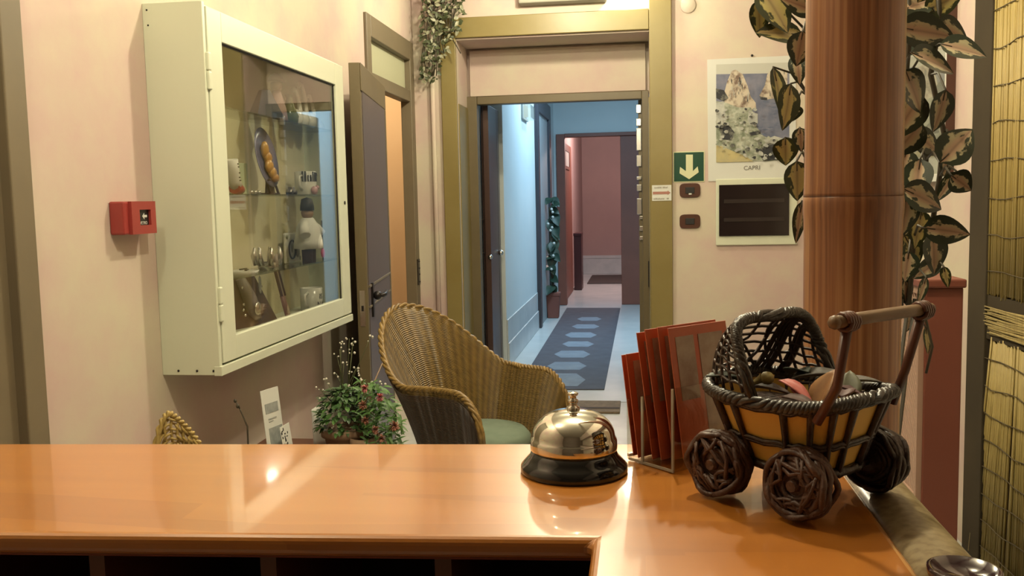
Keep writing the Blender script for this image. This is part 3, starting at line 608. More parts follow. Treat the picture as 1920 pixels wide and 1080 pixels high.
gy0, gy1, gz0, gz1 = 2.792, 3.884, .922, 1.842
dy0, dy1, dz0, dz1 = CY0+.022, CY1-.004, CZ0+.034, CZ1-.012
df = MB().box((XD+.002, dy0, dz0), (XF, gy0, dz1)).box((XD+.002, gy1, dz0), (XF, dy1, dz1)).box((XD+.002, gy0, dz0), (XF, gy1, gz0)).box((XD+.002, gy0, gz1), (XF, gy1, dz1))
dor = df.build('door', m_cream, cb, off=c, bevel=.002)
MB().box((XF-.016, gy0-.005, gz0-.005), (XF-.012, gy1+.005, gz1+.005)).build('glass_pane', m_glass, dor, off=(0, 0, 0))
gs = MB()
for b in (((XF-.012, gy0, gz0), (XF-.009, gy0+.004, gz1)), ((XF-.012, gy1-.010, gz0), (XF-.009, gy1, gz1)), ((XF-.012, gy0, gz1-.006), (XF-.009, gy1, gz1))): gs.box(*b)
gs.build('glazing_seal', m_blackm, dor, off=(0, 0, 0))
for ch in dor.children:
    for v in ch.data.vertices: v.co -= c
for py0, py1 in ((101, 170), (541, 608)):
    za, zb = atX(400, py1, XF).z, atX(400, py0, XF).z; zm = (za+zb)/2
    hg = MB().box((XF-.006, CY0+.010, za), (XF+.006, CY0+.030, zm-.0015)).box((XF-.006, CY0+.010, zm+.0015), (XF+.006, CY0+.030, zb)).box((XF-.004, CY0+.014, za), (XF+.004, CY0+.026, zb)).build('hinge', m_cream, cb, off=c, bevel=.004, seg=3)
kh = MB().lathe([(.008, 0), (.008, .003), (.002, .003)], (XF, 3.945, 1.338), 12, Matrix(((0, 0, 1), (0, 1, 0), (-1, 0, 0)))); kh.build('keyhole', m_iron, cb, off=c)
for px, py in ((335, 700), (370, 704), (401, 704)):
    p = atY(px, py, CY0); MB().ball((p.x, CY0, CZ0+.014), .004, 8).build('screw', m_iron, cb, off=c)
for zz, xx in ((1.925, -1.465), (1.88, -1.463)): MB().ball((xx, CY0, zz), .003, 8).build('screw', m_iron, cb, off=c)

# souvenirs: S(px, py) is where a souvenir stands on its shelf
SH1, SH2, SH3, SH0 = 1.656, 1.374, 1.094, .893
def S(px, z, X=-1.385):                                    # point at depth X, height z, seen in column px
    y = 3.4
    for _ in range(30):
        d = EYE + Vector((X, y, z)) - EYE; q = d - EYE
        cx_ = q.dot(RIGHT)/q.dot(FWD)*F + CX; y += (px-cx_)*.0045
    return Vector((X, y, z))
g_silver = mat('silver_trinket', (.55, .52, .48), .2, metal=.9); g_dglass = mat('smoked_crystal', (.10, .12, .16), .08, coat=1); g_blue = mat('violet_blue_glaze', (.16, .15, .26), .25, col2=(.26, .26, .40), scale=9)
g_amber = mat('amber_relief', (.52, .24, .035), .3, col2=(.66, .38, .10), scale=30); g_pinkd = mat('dusty_pink_cloth', (.36, .24, .22), .7); g_whitec = mat('white_ceramic', (.74, .74, .66), .2); g_brn = mat('dark_brown_card', (.10, .055, .045), .6)
p = S(498, SH1); th_ = thing('crystal_pyramid', 'smoked crystal pyramid on the top glass shelf of the cabinet', 'ornament', p)
MB().lathe([(.075, 0), (.022, .105), (0, .112)], (0, 0, 0), 4).build('block', g_dglass, th_, bevel=.003)
for a in range(4): MB().ball((.07*math.cos(a*1.57), .07*math.sin(a*1.57), .004), .006, 6).build('stud', g_silver, th_)
p = S(521, SH1); d = thing('doll_figurine', 'pink dressed doll figurine on the top shelf', 'figurine', p)
MB().lathe([(.04, 0), (.034, .05), (.02, .10), (.016, .115)], (0, 0, 0), 14).build('dress', g_pinkd, d)
MB().ball((0, 0, .135), .024, 12).build('head', mat('doll_skin', (.5, .33, .26), .6), d); MB().lathe([(.034, .15), (.03, .158), (.02, .175), (0, .185)], (0, 0, 0), 14).build('bonnet', g_pinkd, d)
p = S(544, SH1); tag(MB().lathe([(.03, 0), (.036, .03), (.02, .07), (.012, .10), (.016, .115)], p, 18).build('green_vase', mat('olive_glass', (.10, .13, .06), .12)), 'olive green glass vase on the top shelf', 'vase')
for px, lb, hh in ((556, 'white swan ornament on the top shelf beside the green vase', .16), (568, 'tall white swan ornament in the middle of the swans', .19), (582, 'white swan ornament toward the glass edge on the top shelf', .15)):
    p = S(px, SH1, -1.40); sw = thing('swan_ornament', lb, 'ornament', p, group='swan ornaments')
    MB().ball((0, 0, .035), (.028, .042, .035), 14).build('body', g_whitec, sw)
    MB().tube([(0, .03, .04), (0, .045, .07), (0, .03, hh*.75), (0, .0, hh*.95), (0, -.02, hh*.92), (0, -.035, hh*.84)], [.014, .012, .009, .009, .010, .004], 8).build('neck', g_whitec, sw)
p = S(600, SH1, -1.40); tag(MB().lathe([(.032, 0), (.036, .01), (.012, .05), (.004, .10)], p, 16).build('conical_shell', g_whitec), 'small white cone ornament at the right of the top shelf', 'ornament')
p = S(441, SH2, -1.36); bt = thing('boot_ornament', 'boot shaped white ceramic with red foot at the left of the second shelf', 'ornament', p)
MB().tube([(0, -.022, .115), (0, -.016, .08), (0, -.004, .045), (0, .01, .028)], [.024, .024, .022, .022], 10).build('shaft', m_paper, bt)
MB().tube([(0, -.006, .02), (0, .02, .018), (0, .05, .014), (0, .066, .010)], [.020, .021, .015, .006], 10).build('foot', mat('ceramic_red', (.42, .03, .035), .25), bt)
mm = MB()
for k, (u, v) in enumerate(((-.01, .10), (-.006, .09), (0, .07), (0, .055), (.004, .045))): mm.obox((.0225, u-.008, v), (.003, .009, .004))
mm.build('painted_mark', m_blackm, bt)
p = S(452, SH2, -1.44); tag(MB().box((p.x-.003, p.y-.05, SH2), (p.x+.003, p.y+.06, SH2+.115)).build('card', mat('pale_green_card', (.50, .60, .42), .7)), 'pale green card standing behind the boot ornament', 'card')
p = S(497, SH2, -1.40); pl = thing('display_plate', 'violet blue oval plate with amber relief on a dark stand', 'plate', p)
rt = Matrix.Rotation(R(-12), 3, 'Y') @ Matrix(((0, 0, 1), (0, 1, 0), (-1, 0, 0)))
sc = MB(); sc.lathe([(0, 0), (.07, .002), (.095, .012), (.097, .015), (.07, .007), (0, .005)], (0, 0, 0), 36, rt)
for v in sc.v: v.z = v.z*1.18 + .135
sc.build('dish', g_blue, pl)
am = MB()
for (u, v, rx, ry) in ((-.012, .165, .026, .034), (.0, .135, .026, .026), (-.006, .105, .030, .026), (.012, .082, .028, .022), (.026, .062, .024, .018)): am.ball((.018-(v-.135)*.2, u, v), (.014, rx, ry), 12)
am.build('relief', g_amber, pl)
MB().box((-.02, -.035, 0), (.04, .05, .006)).tube([(.035, -.03, .004), (.02, -.03, .05), (.038, -.03, .055)], .005, 6).tube([(.035, .045, .004), (.02, .045, .05), (.038, .045, .055)], .005, 6).prism([(-.03, 0), (.05, 0), (.045, .03), (-.02, .045)], lambda u, v, h: (h, u, v), .012, .02).build('stand', mat('dark_wood_stand', (.06, .03, .025), .4), pl)
p = S(478, SH2, -1.35); bn = MB()
for k in range(7): bn.ball(p + Vector((.012*math.sin(k*2.1), -.03+k*.011, .006)), .007, 8)
tag(bn.build('bead_string', g_silver), 'string of shiny dark beads in front of the plate stand', 'beads')
p = S(547, SH2, -1.35); cr = thing('toy_car', 'tiny silver car ornament on the second shelf', 'toy car', p)
MB().hexa([(-.012, -.035, .008), (.012, -.035, .008), (.012, .035, .008), (-.012, .035, .008), (-.012, -.03, .02), (.012, -.03, .02), (.012, .032, .018), (-.012, .032, .018)]).box((-.01, -.015, .018), (.01, .015, .03)).build('body', g_silver, cr, bevel=.003)
for sy in (-.02, .02): MB().tube([(-.013, sy, .008), (.013, sy, .008)], .008, 10).build('wheel', m_blackm, cr)
p = S(574, SH2, -1.39); mg = thing('souvenir_mug', 'white mug with a band of black figures on the second shelf', 'mug', p)
MB().lathe([(0, 0), (.043, 0), (.045, .005), (.045, .098), (.042, .098), (.040, .006), (0, .006)], (0, 0, 0), 28).build('cup', g_whitec, mg)
MB().tube([(0, -.044, .08), (0, -.072, .075), (0, -.075, .04), (0, -.044, .02)], .006, 8).build('handle', g_whitec, mg)
fg = MB(); r5 = random.Random(2)
for k in range(13):
    a = R(-85 + k*14.5); hh = r5.uniform(.018, .036); q = Vector((.0455*math.cos(a), .0455*math.sin(a), .055)); fg.obox(q + Vector((0, 0, hh/2)), (.002, .006 + .003*(k % 2), hh), Matrix.Rotation(a, 3, 'Z')); fg.ball(q + Vector((0, 0, hh+.004)), .0042, 6)
fg.build('figure_band', m_blackm, mg)
p = S(590, SH2, -1.345); tag(MB().ball(p + Vector((0, 0, .018)), (.014, .022, .018), 12).ball(p + Vector((.004, .022, .03)), .010, 10).build('pink_trinket', mat('pale_pink_glaze', (.62, .36, .38), .3)), 'pale pink trinket beside the figure mug', 'ornament')
# third shelf
p = S(452, SH3, -1.36); ds = thing('trinket_dish', 'white dish with dark marks at the left of the third shelf', 'dish', p)
MB().lathe([(0, 0), (.05, 0), (.062, .018), (.058, .018), (.047, .004), (0, .004)], (0, 0, 0), 26).build('bowl', g_whitec, ds)
MB().obox((.03, -.02, .022), (.01, .04, .004), Matrix.Rotation(.3, 3, 'Z')).obox((.0, .02, .022), (.008, .05, .004)).build('strip', m_iron, ds)
p = S(503, SH3, -1.37); kw = thing('crown_ornament', 'silver crown shaped ornament on the third shelf', 'ornament', p)
MB().lathe([(.034, 0), (.042, .03), (.04, .03), (.032, .002)], (0, 0, 0), 20).build('ring', g_silver, kw)
for k in range(7):
    a = k*2*math.pi/7; MB().tube([(.041*math.cos(a), .041*math.sin(a), .02), (.05*math.cos(a), .05*math.sin(a), .055), (.046*math.cos(a), .046*math.sin(a), .085)], [.012, .011, .004], 7).build('spike', g_silver, kw)
MB().ball((.036, 0, .035), (.012, .016, .026), 12).build('stone', mat('pale_stone', (.60, .52, .48), .15), kw)
p = S(549, SH3, -1.44); pq = thing('relief_plaque', 'white ceramic plaque with a dark ring motif leaning on the third shelf', 'plaque', p)
MB().box((-.006, -.085, 0), (.006, .085, .125)).build('tile', g_whitec, pq, bevel=.006)
MB().tube([(.009, .0+.036*math.cos(a*.3)-.02, .055+.038*math.sin(a*.3)) for a in range(21)], .0035, 6, closed=True).build('ring_motif', m_iron, pq)
MB().ball((.008, -.022, .062), (.003, .008, .022), 8).ball((.008, .042, .04), (.004, .020, .022), 10).build('dark_motif', mat('grey_glaze', (.16, .17, .13), .4), pq)
rr = MB()
for sy in (-.07, .07):
    for sz in (.015, .11): rr.ball((.007, sy, sz), (.004, .010, .010), 8)
rr.build('corner_boss', mat('greenish_glaze', (.30, .33, .22), .4), pq)
p = S(580, SH3, -1.355); dc = thing('clown_doll', 'white smocked doll with black cap standing on the third shelf', 'doll', p)
MB().lathe([(.022, 0), (.024, .055)], (0, -.018, 0), 10).lathe([(.022, 0), (.024, .055)], (0, .018, 0), 10).build('trousers', mat('dark_plum_cloth', (.055, .015, .025), .7), dc)
MB().lathe([(.060, .06), (.058, .09), (.046, .15), (.024, .185)], (0, 0, 0), 16).tube([(0, .03, .165), (.01, .075, .14), (.02, .09, .115)], [.018, .02, .024], 8).tube([(0, -.03, .165), (.01, -.075, .14), (.02, -.09, .115)], [.018, .02, .024], 8).build('smock', m_paper, dc)
MB().ball((0, 0, .205), .026, 12).build('head', mat('doll_face', (.40, .26, .17), .6), dc); MB().lathe([(.029, .215), (.028, .235), (.022, .262), (0, .27)], (0, 0, 0), 14).build('cap', m_blackm, dc)
p = S(606, SH3, -1.36); wd = thing('pink_tipped_wand', 'thin black rod with a pink tip at the right of the third shelf', 'wand', p)
MB().tube([(0, 0, 0), (0, 0, .17)], .003, 6).build('rod', m_blackm, wd); MB().ball((0, 0, .03), (.010, .010, .022), 8).build('tip', mat('hot_pink', (.75, .12, .30), .5), wd)
# cabinet floor
p = S(470, SH0, -1.42); pc_ = thing('watch_display', 'dark brown card display with a grey watch strap at the cabinet bottom left', 'display card', p)
MB().hexa([(-.03, -.13, 0), (-.025, -.13, 0), (.055, .13, 0), (.05, .13, 0), (-.045, -.13, .185), (-.04, -.13, .185), (-.01, .07, .185), (-.015, .07, .185)]).build('card', g_brn, pc_)
sp = MB(); sp.tube([(-.012, -.045, .18), (.0, -.035, .145), (.012, -.02, .10), (.02, -.005, .055), (.028, .01, .025)], [.018, .022, .026, .024, .012], 8); sp.build('strap', mat('grey_strap', (.26, .22, .21), .5), pc_)
MB().lathe([(.024, 0), (.024, .008), (.017, .010), (0, .010)], (.034, -.018, .068), 20, Matrix(((0, 0, 1), (0, 1, 0), (-1, 0, 0)))).build('dial', g_silver, pc_)
ss = MB()
for (u, v) in ((-.09, .15), (-.085, .09), (-.09, .07), (-.075, .05), (.075, .14), (.068, .12)): ss.ball((.015, u, v), .0055, 6)
ss.build('crystal', g_silver, pc_)
MB().ball((.026, .04, .15), (.004, .012, .035), 8).build('pale_leaf', m_paperg, pc_)
p = S(540, SH0, -1.38); q0 = S(517, SH3-.02, -1.44)
sb = thing('striped_stick', 'striped brown and pink stick leaning inside the cabinet', 'stick', p)
d0 = q0 - p
MB().bar((0, 0, .003), d0*.45, .034, .012, (1, 0, 0)).build('shaft', mat('rose_brown_wood', (.24, .11, .10), .5, col2=(.34, .18, .15), scale=30), sb, bevel=.002)
MB().bar(d0*.45, d0, .036, .008, (1, 0, 0)).build('blade', mat('pale_brown_inlay', (.34, .26, .17), .5), sb, bevel=.002)
MB().bar(d0*.45 + Vector((.004, -.016, 0)), d0 + Vector((.004, -.016, 0)), .005, .010, (1, 0, 0)).bar(d0*.45 + Vector((.004, .016, 0)), d0 + Vector((.004, .016, 0)), .005, .010, (1, 0, 0)).build('border', g_brn, sb)
MB().ball(d0*.12 + Vector((.008, -.003, 0)), (.004, .012, .026), 8).build('inlay', mat('pale_inlay', (.62, .48, .36), .5), sb)
p = S(585, SH0, -1.36); mg2 = thing('lettered_mug', 'white mug with black capital letters at the cabinet bottom right', 'mug', p)
MB().lathe([(0, 0), (.043, 0), (.046, .005), (.046, .096), (.043, .096), (.041, .006), (0, .006)], (0, 0, 0), 28).build('cup', g_whitec, mg2)
MB().tube([(0, -.045, .078), (-.0, -.078, .07), (0, -.078, .035), (0, -.045, .02)], .0065, 8).build('handle', g_whitec, mg2)
for bod, zz in (('IS', .060), ('NA', .028)):
    tx = text('lettering', bod, .030, m_blackm, (0, 0, 0), (0, 1, 0), (0, 0, 1), mg2, thick=.0005)
    for v in tx.data.vertices:
        a = v.co.y/.0465 - .25; rad = .0468 + v.co.x; v.co = Vector((rad*math.cos(a), rad*math.sin(a), v.co.z + zz))

# ------------------------------------------------------------------ reception counter
ZT = 1.10; TH = .016
k = .058                                                    # the counter runs slightly askew to the wall
yb = lambda x: .865 + k*x
yf = lambda x: .614 + k*x
rc = thing('reception_counter', 'varnished wooden reception counter with pigeonholes under its top', 'counter', (0, .7, 0)); ro = (0, .7, 0)
XW0, XW1 = -.034, .167
MB().prism([(-1.40, yf(-1.40)), (XW0, yf(XW0)), (XW0, .10), (XW1, .10), (XW1, yb(XW1)), (-1.40, yb(-1.40))], lambda u, v, h: (u, v, h), ZT-TH, ZT).build('countertop', m_wood, rc, off=ro, bevel=.006, seg=4)
MB().prism([(-1.38, yf(-1.38)+.012), (XW0+.003, yf(XW0)+.012), (XW0+.003, yf(XW0)+.03), (-1.38, yf(-1.38)+.03)], lambda u, v, h: (u, v, h), ZT-TH-.005, ZT-TH+.001).build('fascia', m_woodd, rc, off=ro, bevel=.002)
for px in (-190, 147, 470, 808):
    xx = atY(px, 1062, .585).x; yy = yf(xx)+.016
    MB().box((xx-.006, yy, .78), (xx+.006, yb(xx)-.02, ZT-TH-.003)).build('divider', m_woodi, rc, off=ro)
MB().prism([(-1.38, yb(-1.38)-.03), (.15, yb(.15)-.03), (.15, yb(.15)-.012), (-1.38, yb(-1.38)-.012)], lambda u, v, h: (u, v, h), 0, ZT-TH).build('front_panel', m_brick, rc, off=ro)
MB().box((XW0+.008, .12, 0), (XW0+.022, yf(XW0)+.03, ZT-TH)).build('wing_panel', m_woodd, rc, off=ro)
MB().box((-1.38, .30, .72), (XW0, .70, .75)).build('desk_top', m_woodd, rc, off=ro)
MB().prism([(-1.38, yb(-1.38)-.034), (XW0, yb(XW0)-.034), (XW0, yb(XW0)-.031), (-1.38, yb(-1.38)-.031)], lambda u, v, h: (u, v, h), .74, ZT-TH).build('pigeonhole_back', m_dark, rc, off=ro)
rl = MB(); n = 10
rl.grid(lambda u, v: (.1885 + .0225*math.cos(math.pi*(1-v)), .10 + u*.83, ZT-.008 + .010*math.sin(math.pi*v)), 24, n)
rl.box((.166, .10, ZT-.06), (.211, .93, ZT-.006))
rl.build('wood_rail', m_railw, rc, off=ro)
MB().box((.150, .12, 0), (.170, .90, ZT-TH)).build('side_panel', m_brick, rc, off=ro)

# bell
bc = Vector((-.0575, .770, ZT)); be = thing('reception_bell', 'chrome reception bell on a black base on the counter', 'bell', bc)
MB().lathe([(.0445, 0), (.0455, .002), (.0452, .006), (.0415, .010), (.0375, .0145), (.0358, .019), (.030, .0215), (0, .0215)], (0, 0, 0), 56).build('base', m_black, be)
dm_ = [(.0355, .0195), (.0368, .0197), (.0370, .0215), (.0368, .0275), (.0360, .0292), (.0352, .0302)]
for i in range(1, 15): a = i/14*math.pi/2; dm_.append((.0352*math.cos(a)**.86 if i < 14 else .0, .0302 + .0232*math.sin(a)))
MB().lathe(dm_, (0, 0, 0), 64).build('dome', m_brass, be)
MB().lathe([(.0058, .052), (.0055, .0555), (.0036, .0565), (.0034, .0585), (.0044, .0595), (.0044, .0615), (.0028, .0625), (.0028, .0650), (.0042, .0655), (.0046, .0672), (.0030, .0682), (0, .0684)], (0, 0, 0), 24).build('button', m_brass, be)

# leaflet holder and leaflets
A_ = Vector((-.013, .806, ZT)); d1 = Vector((.70, -.71, 0)).normalized(); d2 = Vector((.71, .70, 0)).normalized(); UP = Vector((0, 0, 1))
ho = thing('leaflet_holder', 'clear acrylic leaflet holder beside the bell', 'holder', A_)
def slab(mb, s, w0, w1, h0, h1, th=.0022, lean=0.0):
    o = A_ + d1*s
    pts = []
    for h in (h0, h1):
        for w__, q in ((w0, 0), (w1, 0), (w1, th), (w0, th)): pts.append(o + d2*w__ + d1*(q - lean*h) + UP*h)
    return mb.hexa(pts)
slab(MB(), .0, 0, .10, .001, .0035, .056).build('tray', m_acryl, ho, off=A_)
for s, hh in ((.0, .055), (.0185, .060), (.054, .072)): slab(MB(), s, 0, .10, .001, hh).build('panel', m_acryl, ho, off=A_)
eg = MB()
for s, hh in ((.0185, .060), (.054, .072)): slab(eg, s+.0001, -.0012, .0003, .001, hh, .0022)
slab(eg, .0, 0, .10, .0036, .0062, .003); slab(eg, .0025, -.001, .0006, .001, .003, .052)
eg.build('polished_edge', m_acryl_edge, ho, off=A_)
m_lf = mat('orange_red_leaflet', (.66, .135, .055), .4, col2=(.74, .17, .07), scale=30); m_lph = mat('leaflet_photo', (.34, .20, .15), .4, col2=(.54, .42, .33), scale=40)
spec = ((.004, .004, .092, .16), (.0120, .002, .094, .16), (.0235, .008, .113, .17), (.0300, .012, .116, .17), (.0365, .020, .118, .16), (.0430, .026, .117, .16))
wh = ('farthest left and shortest of the row', 'second from the left in the row', 'third from the left, first of the taller ones', 'fourth from the left in the row', 'fifth from the left, beside the pram hood', 'rightmost, half behind the pram hood')
for i, (s, w0, hh, ln) in enumerate(spec):
    o = A_ + d1*s
    lf = thing('leaflet', 'orange red leaflet in the acrylic holder, ' + wh[i], 'leaflet', o, group='orange red leaflets in the acrylic holder')
    slab(MB(), s, w0, w0+.075, .004, hh, .0008, ln).build('cover', m_lf, lf, off=o)
    slab(MB(), s+.0009, w0+.007, w0+.030, hh*.46, hh*.93, .0003, ln).build('photo', m_lph, lf, off=o)
    slab(MB(), s+.0009, w0+.036, w0+.068, hh*.18, hh*.93, .0003, ln).build('photo', m_lph, lf, off=o)

# ------------------------------------------------------------------ wicker pram
po_ = Vector((.117, .716, ZT)); pr = thing('doll_pram', 'dark wicker doll pram with woven hood and vine wheels on the counter', 'doll pram', po_, R(-44))
def sup(a, ex): return math.copysign(abs(math.cos(a))**ex, math.cos(a)), math.copysign(abs(math.sin(a))**ex, math.sin(a))
def ring(h, a, inset=0):                                     # body outline at height fraction h (0 bottom .. 1 rim)
    c_, s_ = sup(a, .62); rx = .043 + .0185*h - inset; ry = .034 + .0175*h - inset
    z = .030 + .050*h + .006*h*abs(c_)**3
    return Vector((rx*c_ + .001, ry*s_, z))
NA = 64
bw = MB()
bw.grid(lambda u, v: ring(v, 2*math.pi*u, .0022), NA, 8, cu=True)
bw.poly([ring(0, 2*math.pi*i/NA, .0022) for i in range(NA)])
bw.build('lining', m_liner, pr, fix=True)
fr_ = MB(); NS = 16
for i in range(NS):
    a = 2*math.pi*(i+.5)/NS; fr_.tube([ring(h/6, a) for h in range(7)], [.0026, .0026, .0023, .0023, .0025, .0028, .003], 6)
for h, r_ in ((.0, .0035), (.38, .0018), (.42, .0018), (.94, .003)):
    fr_.tube([ring(h, 2*math.pi*i/NA) + Vector((0, 0, .0008*math.sin(i*2.2))) for i in range(NA)], r_, 6, closed=True)
fr_.build('woven_body', m_vine, pr)
rm = MB()
for ph in (0, 2.09, 4.19):
    pts = []
    for i in range(NA*4):
        a = 2*math.pi*i/(NA*4); b = ring(1.0, a); out = Vector((b.x, b.y, 0)).normalized(); tw = a*34 + ph
        pts.append(b + out*(.0028*math.cos(tw) + .0015) + Vector((0, 0, .0028*math.sin(tw) + .001)))
    rm.tube(pts, .0026, 6, closed=True)
rm.build('braided_rim', m_vineg, pr)
# hood: s runs from the front arch back down to the rim
def hood(t, s):
    c_ = math.copysign(abs(math.cos(t))**.36, math.cos(t)); sn = math.sin(t)**.30 if 0 < t < math.pi else 0.0
    yv = .0515*c_; hz = .053*sn
    ar = Vector((-.002 - .024*(hz/.056), yv*(1-.08*sn), .084 + hz))
    ph = s*math.pi/2
    xb = -.002 - .060*(1-abs(c_)**3.2)**.5                    # rim point behind
    end = Vector((xb, yv*.99, .086))
    bul = math.sin(ph); 
    return Vector((ar.x + (end.x-ar.x)*bul, ar.y + (end.y-ar.y)*s, ar.z + (end.z-ar.z)*(1-math.cos(ph))))
hd = MB()
def hp(u): return math.pi*min(.9999, max(.0001, u))
for i in range(1, 13):                                       # ribs from arch to rim, leaning
    u0 = i/13
    hd.tube([hood(hp(u0 + .05*math.sin(j/9*3.1)*(1 if u0 < .5 else -1)), j/10) for j in range(11)], .0013, 5)
for j in range(1, 9):
    s = j/9; hd.tube([hood(hp(.02 + .96*i/36), s + .012*math.sin(i*1.3)) for i in range(37)], .0013, 5)
for i in range(12):                                          # looser outer vines
    u0 = rnd.uniform(.05, .4); hd.tube([hood(hp(u0 + .25*j/8), j/8) + Vector((-.002, -.003, .002))*math.sin(j*.7) for j in range(9)], .0016, 5)
hd.build('woven_hood', m_vine, pr)
ha = MB()
for ph in (0, 2.09, 4.19):
    pts = []
    for i in range(161):
        t_ = math.pi*i/160; p = hood(t_, 0); tw = i*.75 + ph; out = Vector((0, p.y, p.z-.085)); out = out.normalized() if out.length > 1e-4 else Vector((0, 1, 0))
        pts.append(p + out*(.0024*math.cos(tw)+.001) + Vector((.0024*math.sin(tw), 0, 0)))
    ha.tube(pts, .0025, 6)
for k_ in (.05, .09): ha.tube([hood(hp(i/40), k_) for i in range(41)], .0028, 6)
ha.build('hood_arch', m_vineg, pr)
hdl = MB().tube([(.0685, -.0565, .146), (.0715, -.02, .1465), (.074, .02, .1465), (.0755, .053, .146)], .0044, 10).ball((.0685, -.0575, .146), .0050, 8).build('crossbar', m_handleb, pr)
MB().tube([(.050, -.049, .074), (.064, -.047, .100), (.070, -.045, .143)], [.0036, .0034, .0040], 8).build('handle_upright', m_handle, pr)
MB().tube([(.052, .045, .074), (.062, .044, .10), (.074, .043, .143)], [.0036, .0034, .0040], 8).build('handle_upright', m_handle, pr)
for (x, y) in ((.0700, -.045), (.0745, .043)):
    bd_ = MB()
    bd_.tube([(x + .0058*math.cos(a*.628), y-.006+a*.00028, .1455 + .0058*math.sin(a*.628)) for a in range(42)], .0017, 5)
    bd_.build('binding', m_handle, hdl)
for (x, y) in ((-.036, -.046), (.036, -.046), (.036, .046), (-.036, .046)):
    wm = MB(); r6 = random.Random(int(1000*(x+2*y+1)))
    wc = Vector((x, y, .0275)); sg_ = -1 if y < 0 else 1
    for k_ in range(26):
        rr_ = r6.uniform(.010, .0225); tl = r6.uniform(-.55, .55); tl2 = r6.uniform(-.55, .55); oy = sg_*r6.uniform(-.006, .007); sq = r6.uniform(.82, 1.0); ph = r6.uniform(0, 6.28)
        wm.tube([wc + Vector((rr_*math.cos(a), oy + .6*rr_*(tl*math.cos(a+ph) + tl2*math.sin(2*a)*.4), rr_*sq*math.sin(a) + (0.0))) for a in [i*.2618 for i in range(24)]], r6.uniform(.0016, .0028), 5, closed=True)
    for k_ in range(9):
        p1, p2, p3 = r6.uniform(0, 6.28), r6.uniform(0, 6.28), r6.uniform(0, 6.28); o2 = r6.uniform(-.004, .005)
        wm.tube([wc + Vector(((.0228 + .0013*math.sin(3*a+p1))*math.cos(a), sg_*(o2 + .006*math.sin(a+p2) + .002*math.sin(5*a+p3)), (.0228 + .0013*math.sin(4*a+p2))*math.sin(a))) for a in [i*.1745 for i in range(36)]], .0024, 5, closed=True)
    for k_ in range(14):
        a = r6.uniform(0, 6.28); b2 = a + r6.uniform(.6, 2.2); wm.tube([wc + Vector((r1*math.cos(a+(b2-a)*q), sg_*(.009 + .003*math.sin(3.14*q)), r1*math.sin(a+(b2-a)*q))) for q, r1 in ((0, .021), (.33, r6.uniform(.008, .018)), (.66, r6.uniform(.008, .018)), (1, .021))], .0017, 5)
    wm.ball(wc, (.019, .008, .019), 12)
    wm.tube([wc + Vector((0, -.008*sg_, 0)), wc + Vector((0, .0125*sg_, 0))], [.008, .004], 8)
    wm.build('wheel', m_vinew if y < 0 else m_vine, pr)
ax_ = MB()
for x in (-.036, .036): ax_.tube([(x, -.045, .0275), (x, .045, .0275)], .003, 6)
ax_.build('axle', m_vine, pr)
def pl_(x, y, z): v = Matrix.Rotation(R(-44), 3, 'Z') @ Vector((x, y, z)); return po_ + v
# potpourri inside
fill = MB().grid(lambda u, v: pl_(*((ring(.72, 2*math.pi*u, .004)*v + Vector((0, 0, .072))*(1-v)) + Vector((0, 0, .001)))), 32, 5, cu=True)
fo = fill.build('potpourri', mat('dried_potpourri', (.05, .028, .022), .8, col2=(.11, .06, .04), scale=90, bump=.8)); tag(fo, 'loose dark potpourri filling the doll pram', 'potpourri', kind='stuff')
m_pp = [mat('dried_green', (.020, .035, .018), .6), mat('dried_grey', (.10, .085, .07), .6), mat('coral_petal', (.55, .13, .11), .5), mat('dried_bud', (.35, .26, .07), .6), mat('dried_orange', (.28, .12, .035), .6, col2=(.36, .18, .06), scale=60), mat('dried_sage', (.13, .13, .075), .6), mat('dried_brown', (.09, .04, .03), .6), mat('dried_plum', (.12, .05, .05), .6)]
for (mi, x, y, z, dx, dy, dz, L, W, cu_, nm, lb) in (
    (0, -.030, -.012, .072, -.2, -.5, .35, .045, .030, .5, 'dried_leaf', 'dark green dried leaf under the pram hood'),
    (1, -.012, .010, .080, .7, .5, .2, .046, .030, .3, 'dried_leaf', 'large grey brown dried leaf under the hood opening'),
    (2, -.002, -.020, .084, .8, -.1, .05, .036, .014, .9, 'dried_petal', 'coral pink curled petal in the middle of the pram'),
    (2, .006, -.016, .080, .8, -.25, -.15, .030, .012, .8, 'dried_petal', 'smaller coral pink petal nearest the handle upright'),
    (4, .024, -.010, .066, .15, .3, .8, .032, .028, .2, 'dried_leaf', 'orange brown dried leaf standing beside the near handle upright'),
    (5, .034, .018, .070, -.2, .3, .5, .026, .018, .3, 'dried_leaf', 'sage green dried leaf between the handle uprights'),
    (6, -.022, -.034, .078, .6, .3, .1, .036, .022, .5, 'dried_leaf', 'dark brown dried leaf under the yellow bud'),
    (7, .006, .008, .078, .8, .3, .15, .042, .022, .6, 'dried_petal', 'plum brown curled petal behind the orange leaf'),
    (6, .012, -.036, .076, .7, .1, .05, .030, .018, .5, 'dried_petal', 'dark brown petal along the near braided rim'),
    (0, -.024, .026, .080, .5, -.3, .3, .034, .022, .5, 'dried_leaf', 'dark green dried leaf against the far inside of the hood'),
    (7, .042, -.006, .076, -.3, .6, .2, .030, .018, .6, 'dried_petal', 'plum petal at the handle end of the pram'),
    (1, .018, .028, .078, .6, .5, .2, .032, .020, .4, 'dried_leaf', 'grey brown dried leaf along the far braided rim')):
    tag(MB().leaf(pl_(x, y, z+.008), Matrix.Rotation(R(-44), 3, 'Z') @ Vector((dx, dy, dz)), (0, 0, 1), L, W, cu_, .3).build(nm, m_pp[mi], solid=.0012, fix=False), lb, 'dried leaf' if nm.endswith('leaf') else 'petal', 'potpourri pieces in the pram')
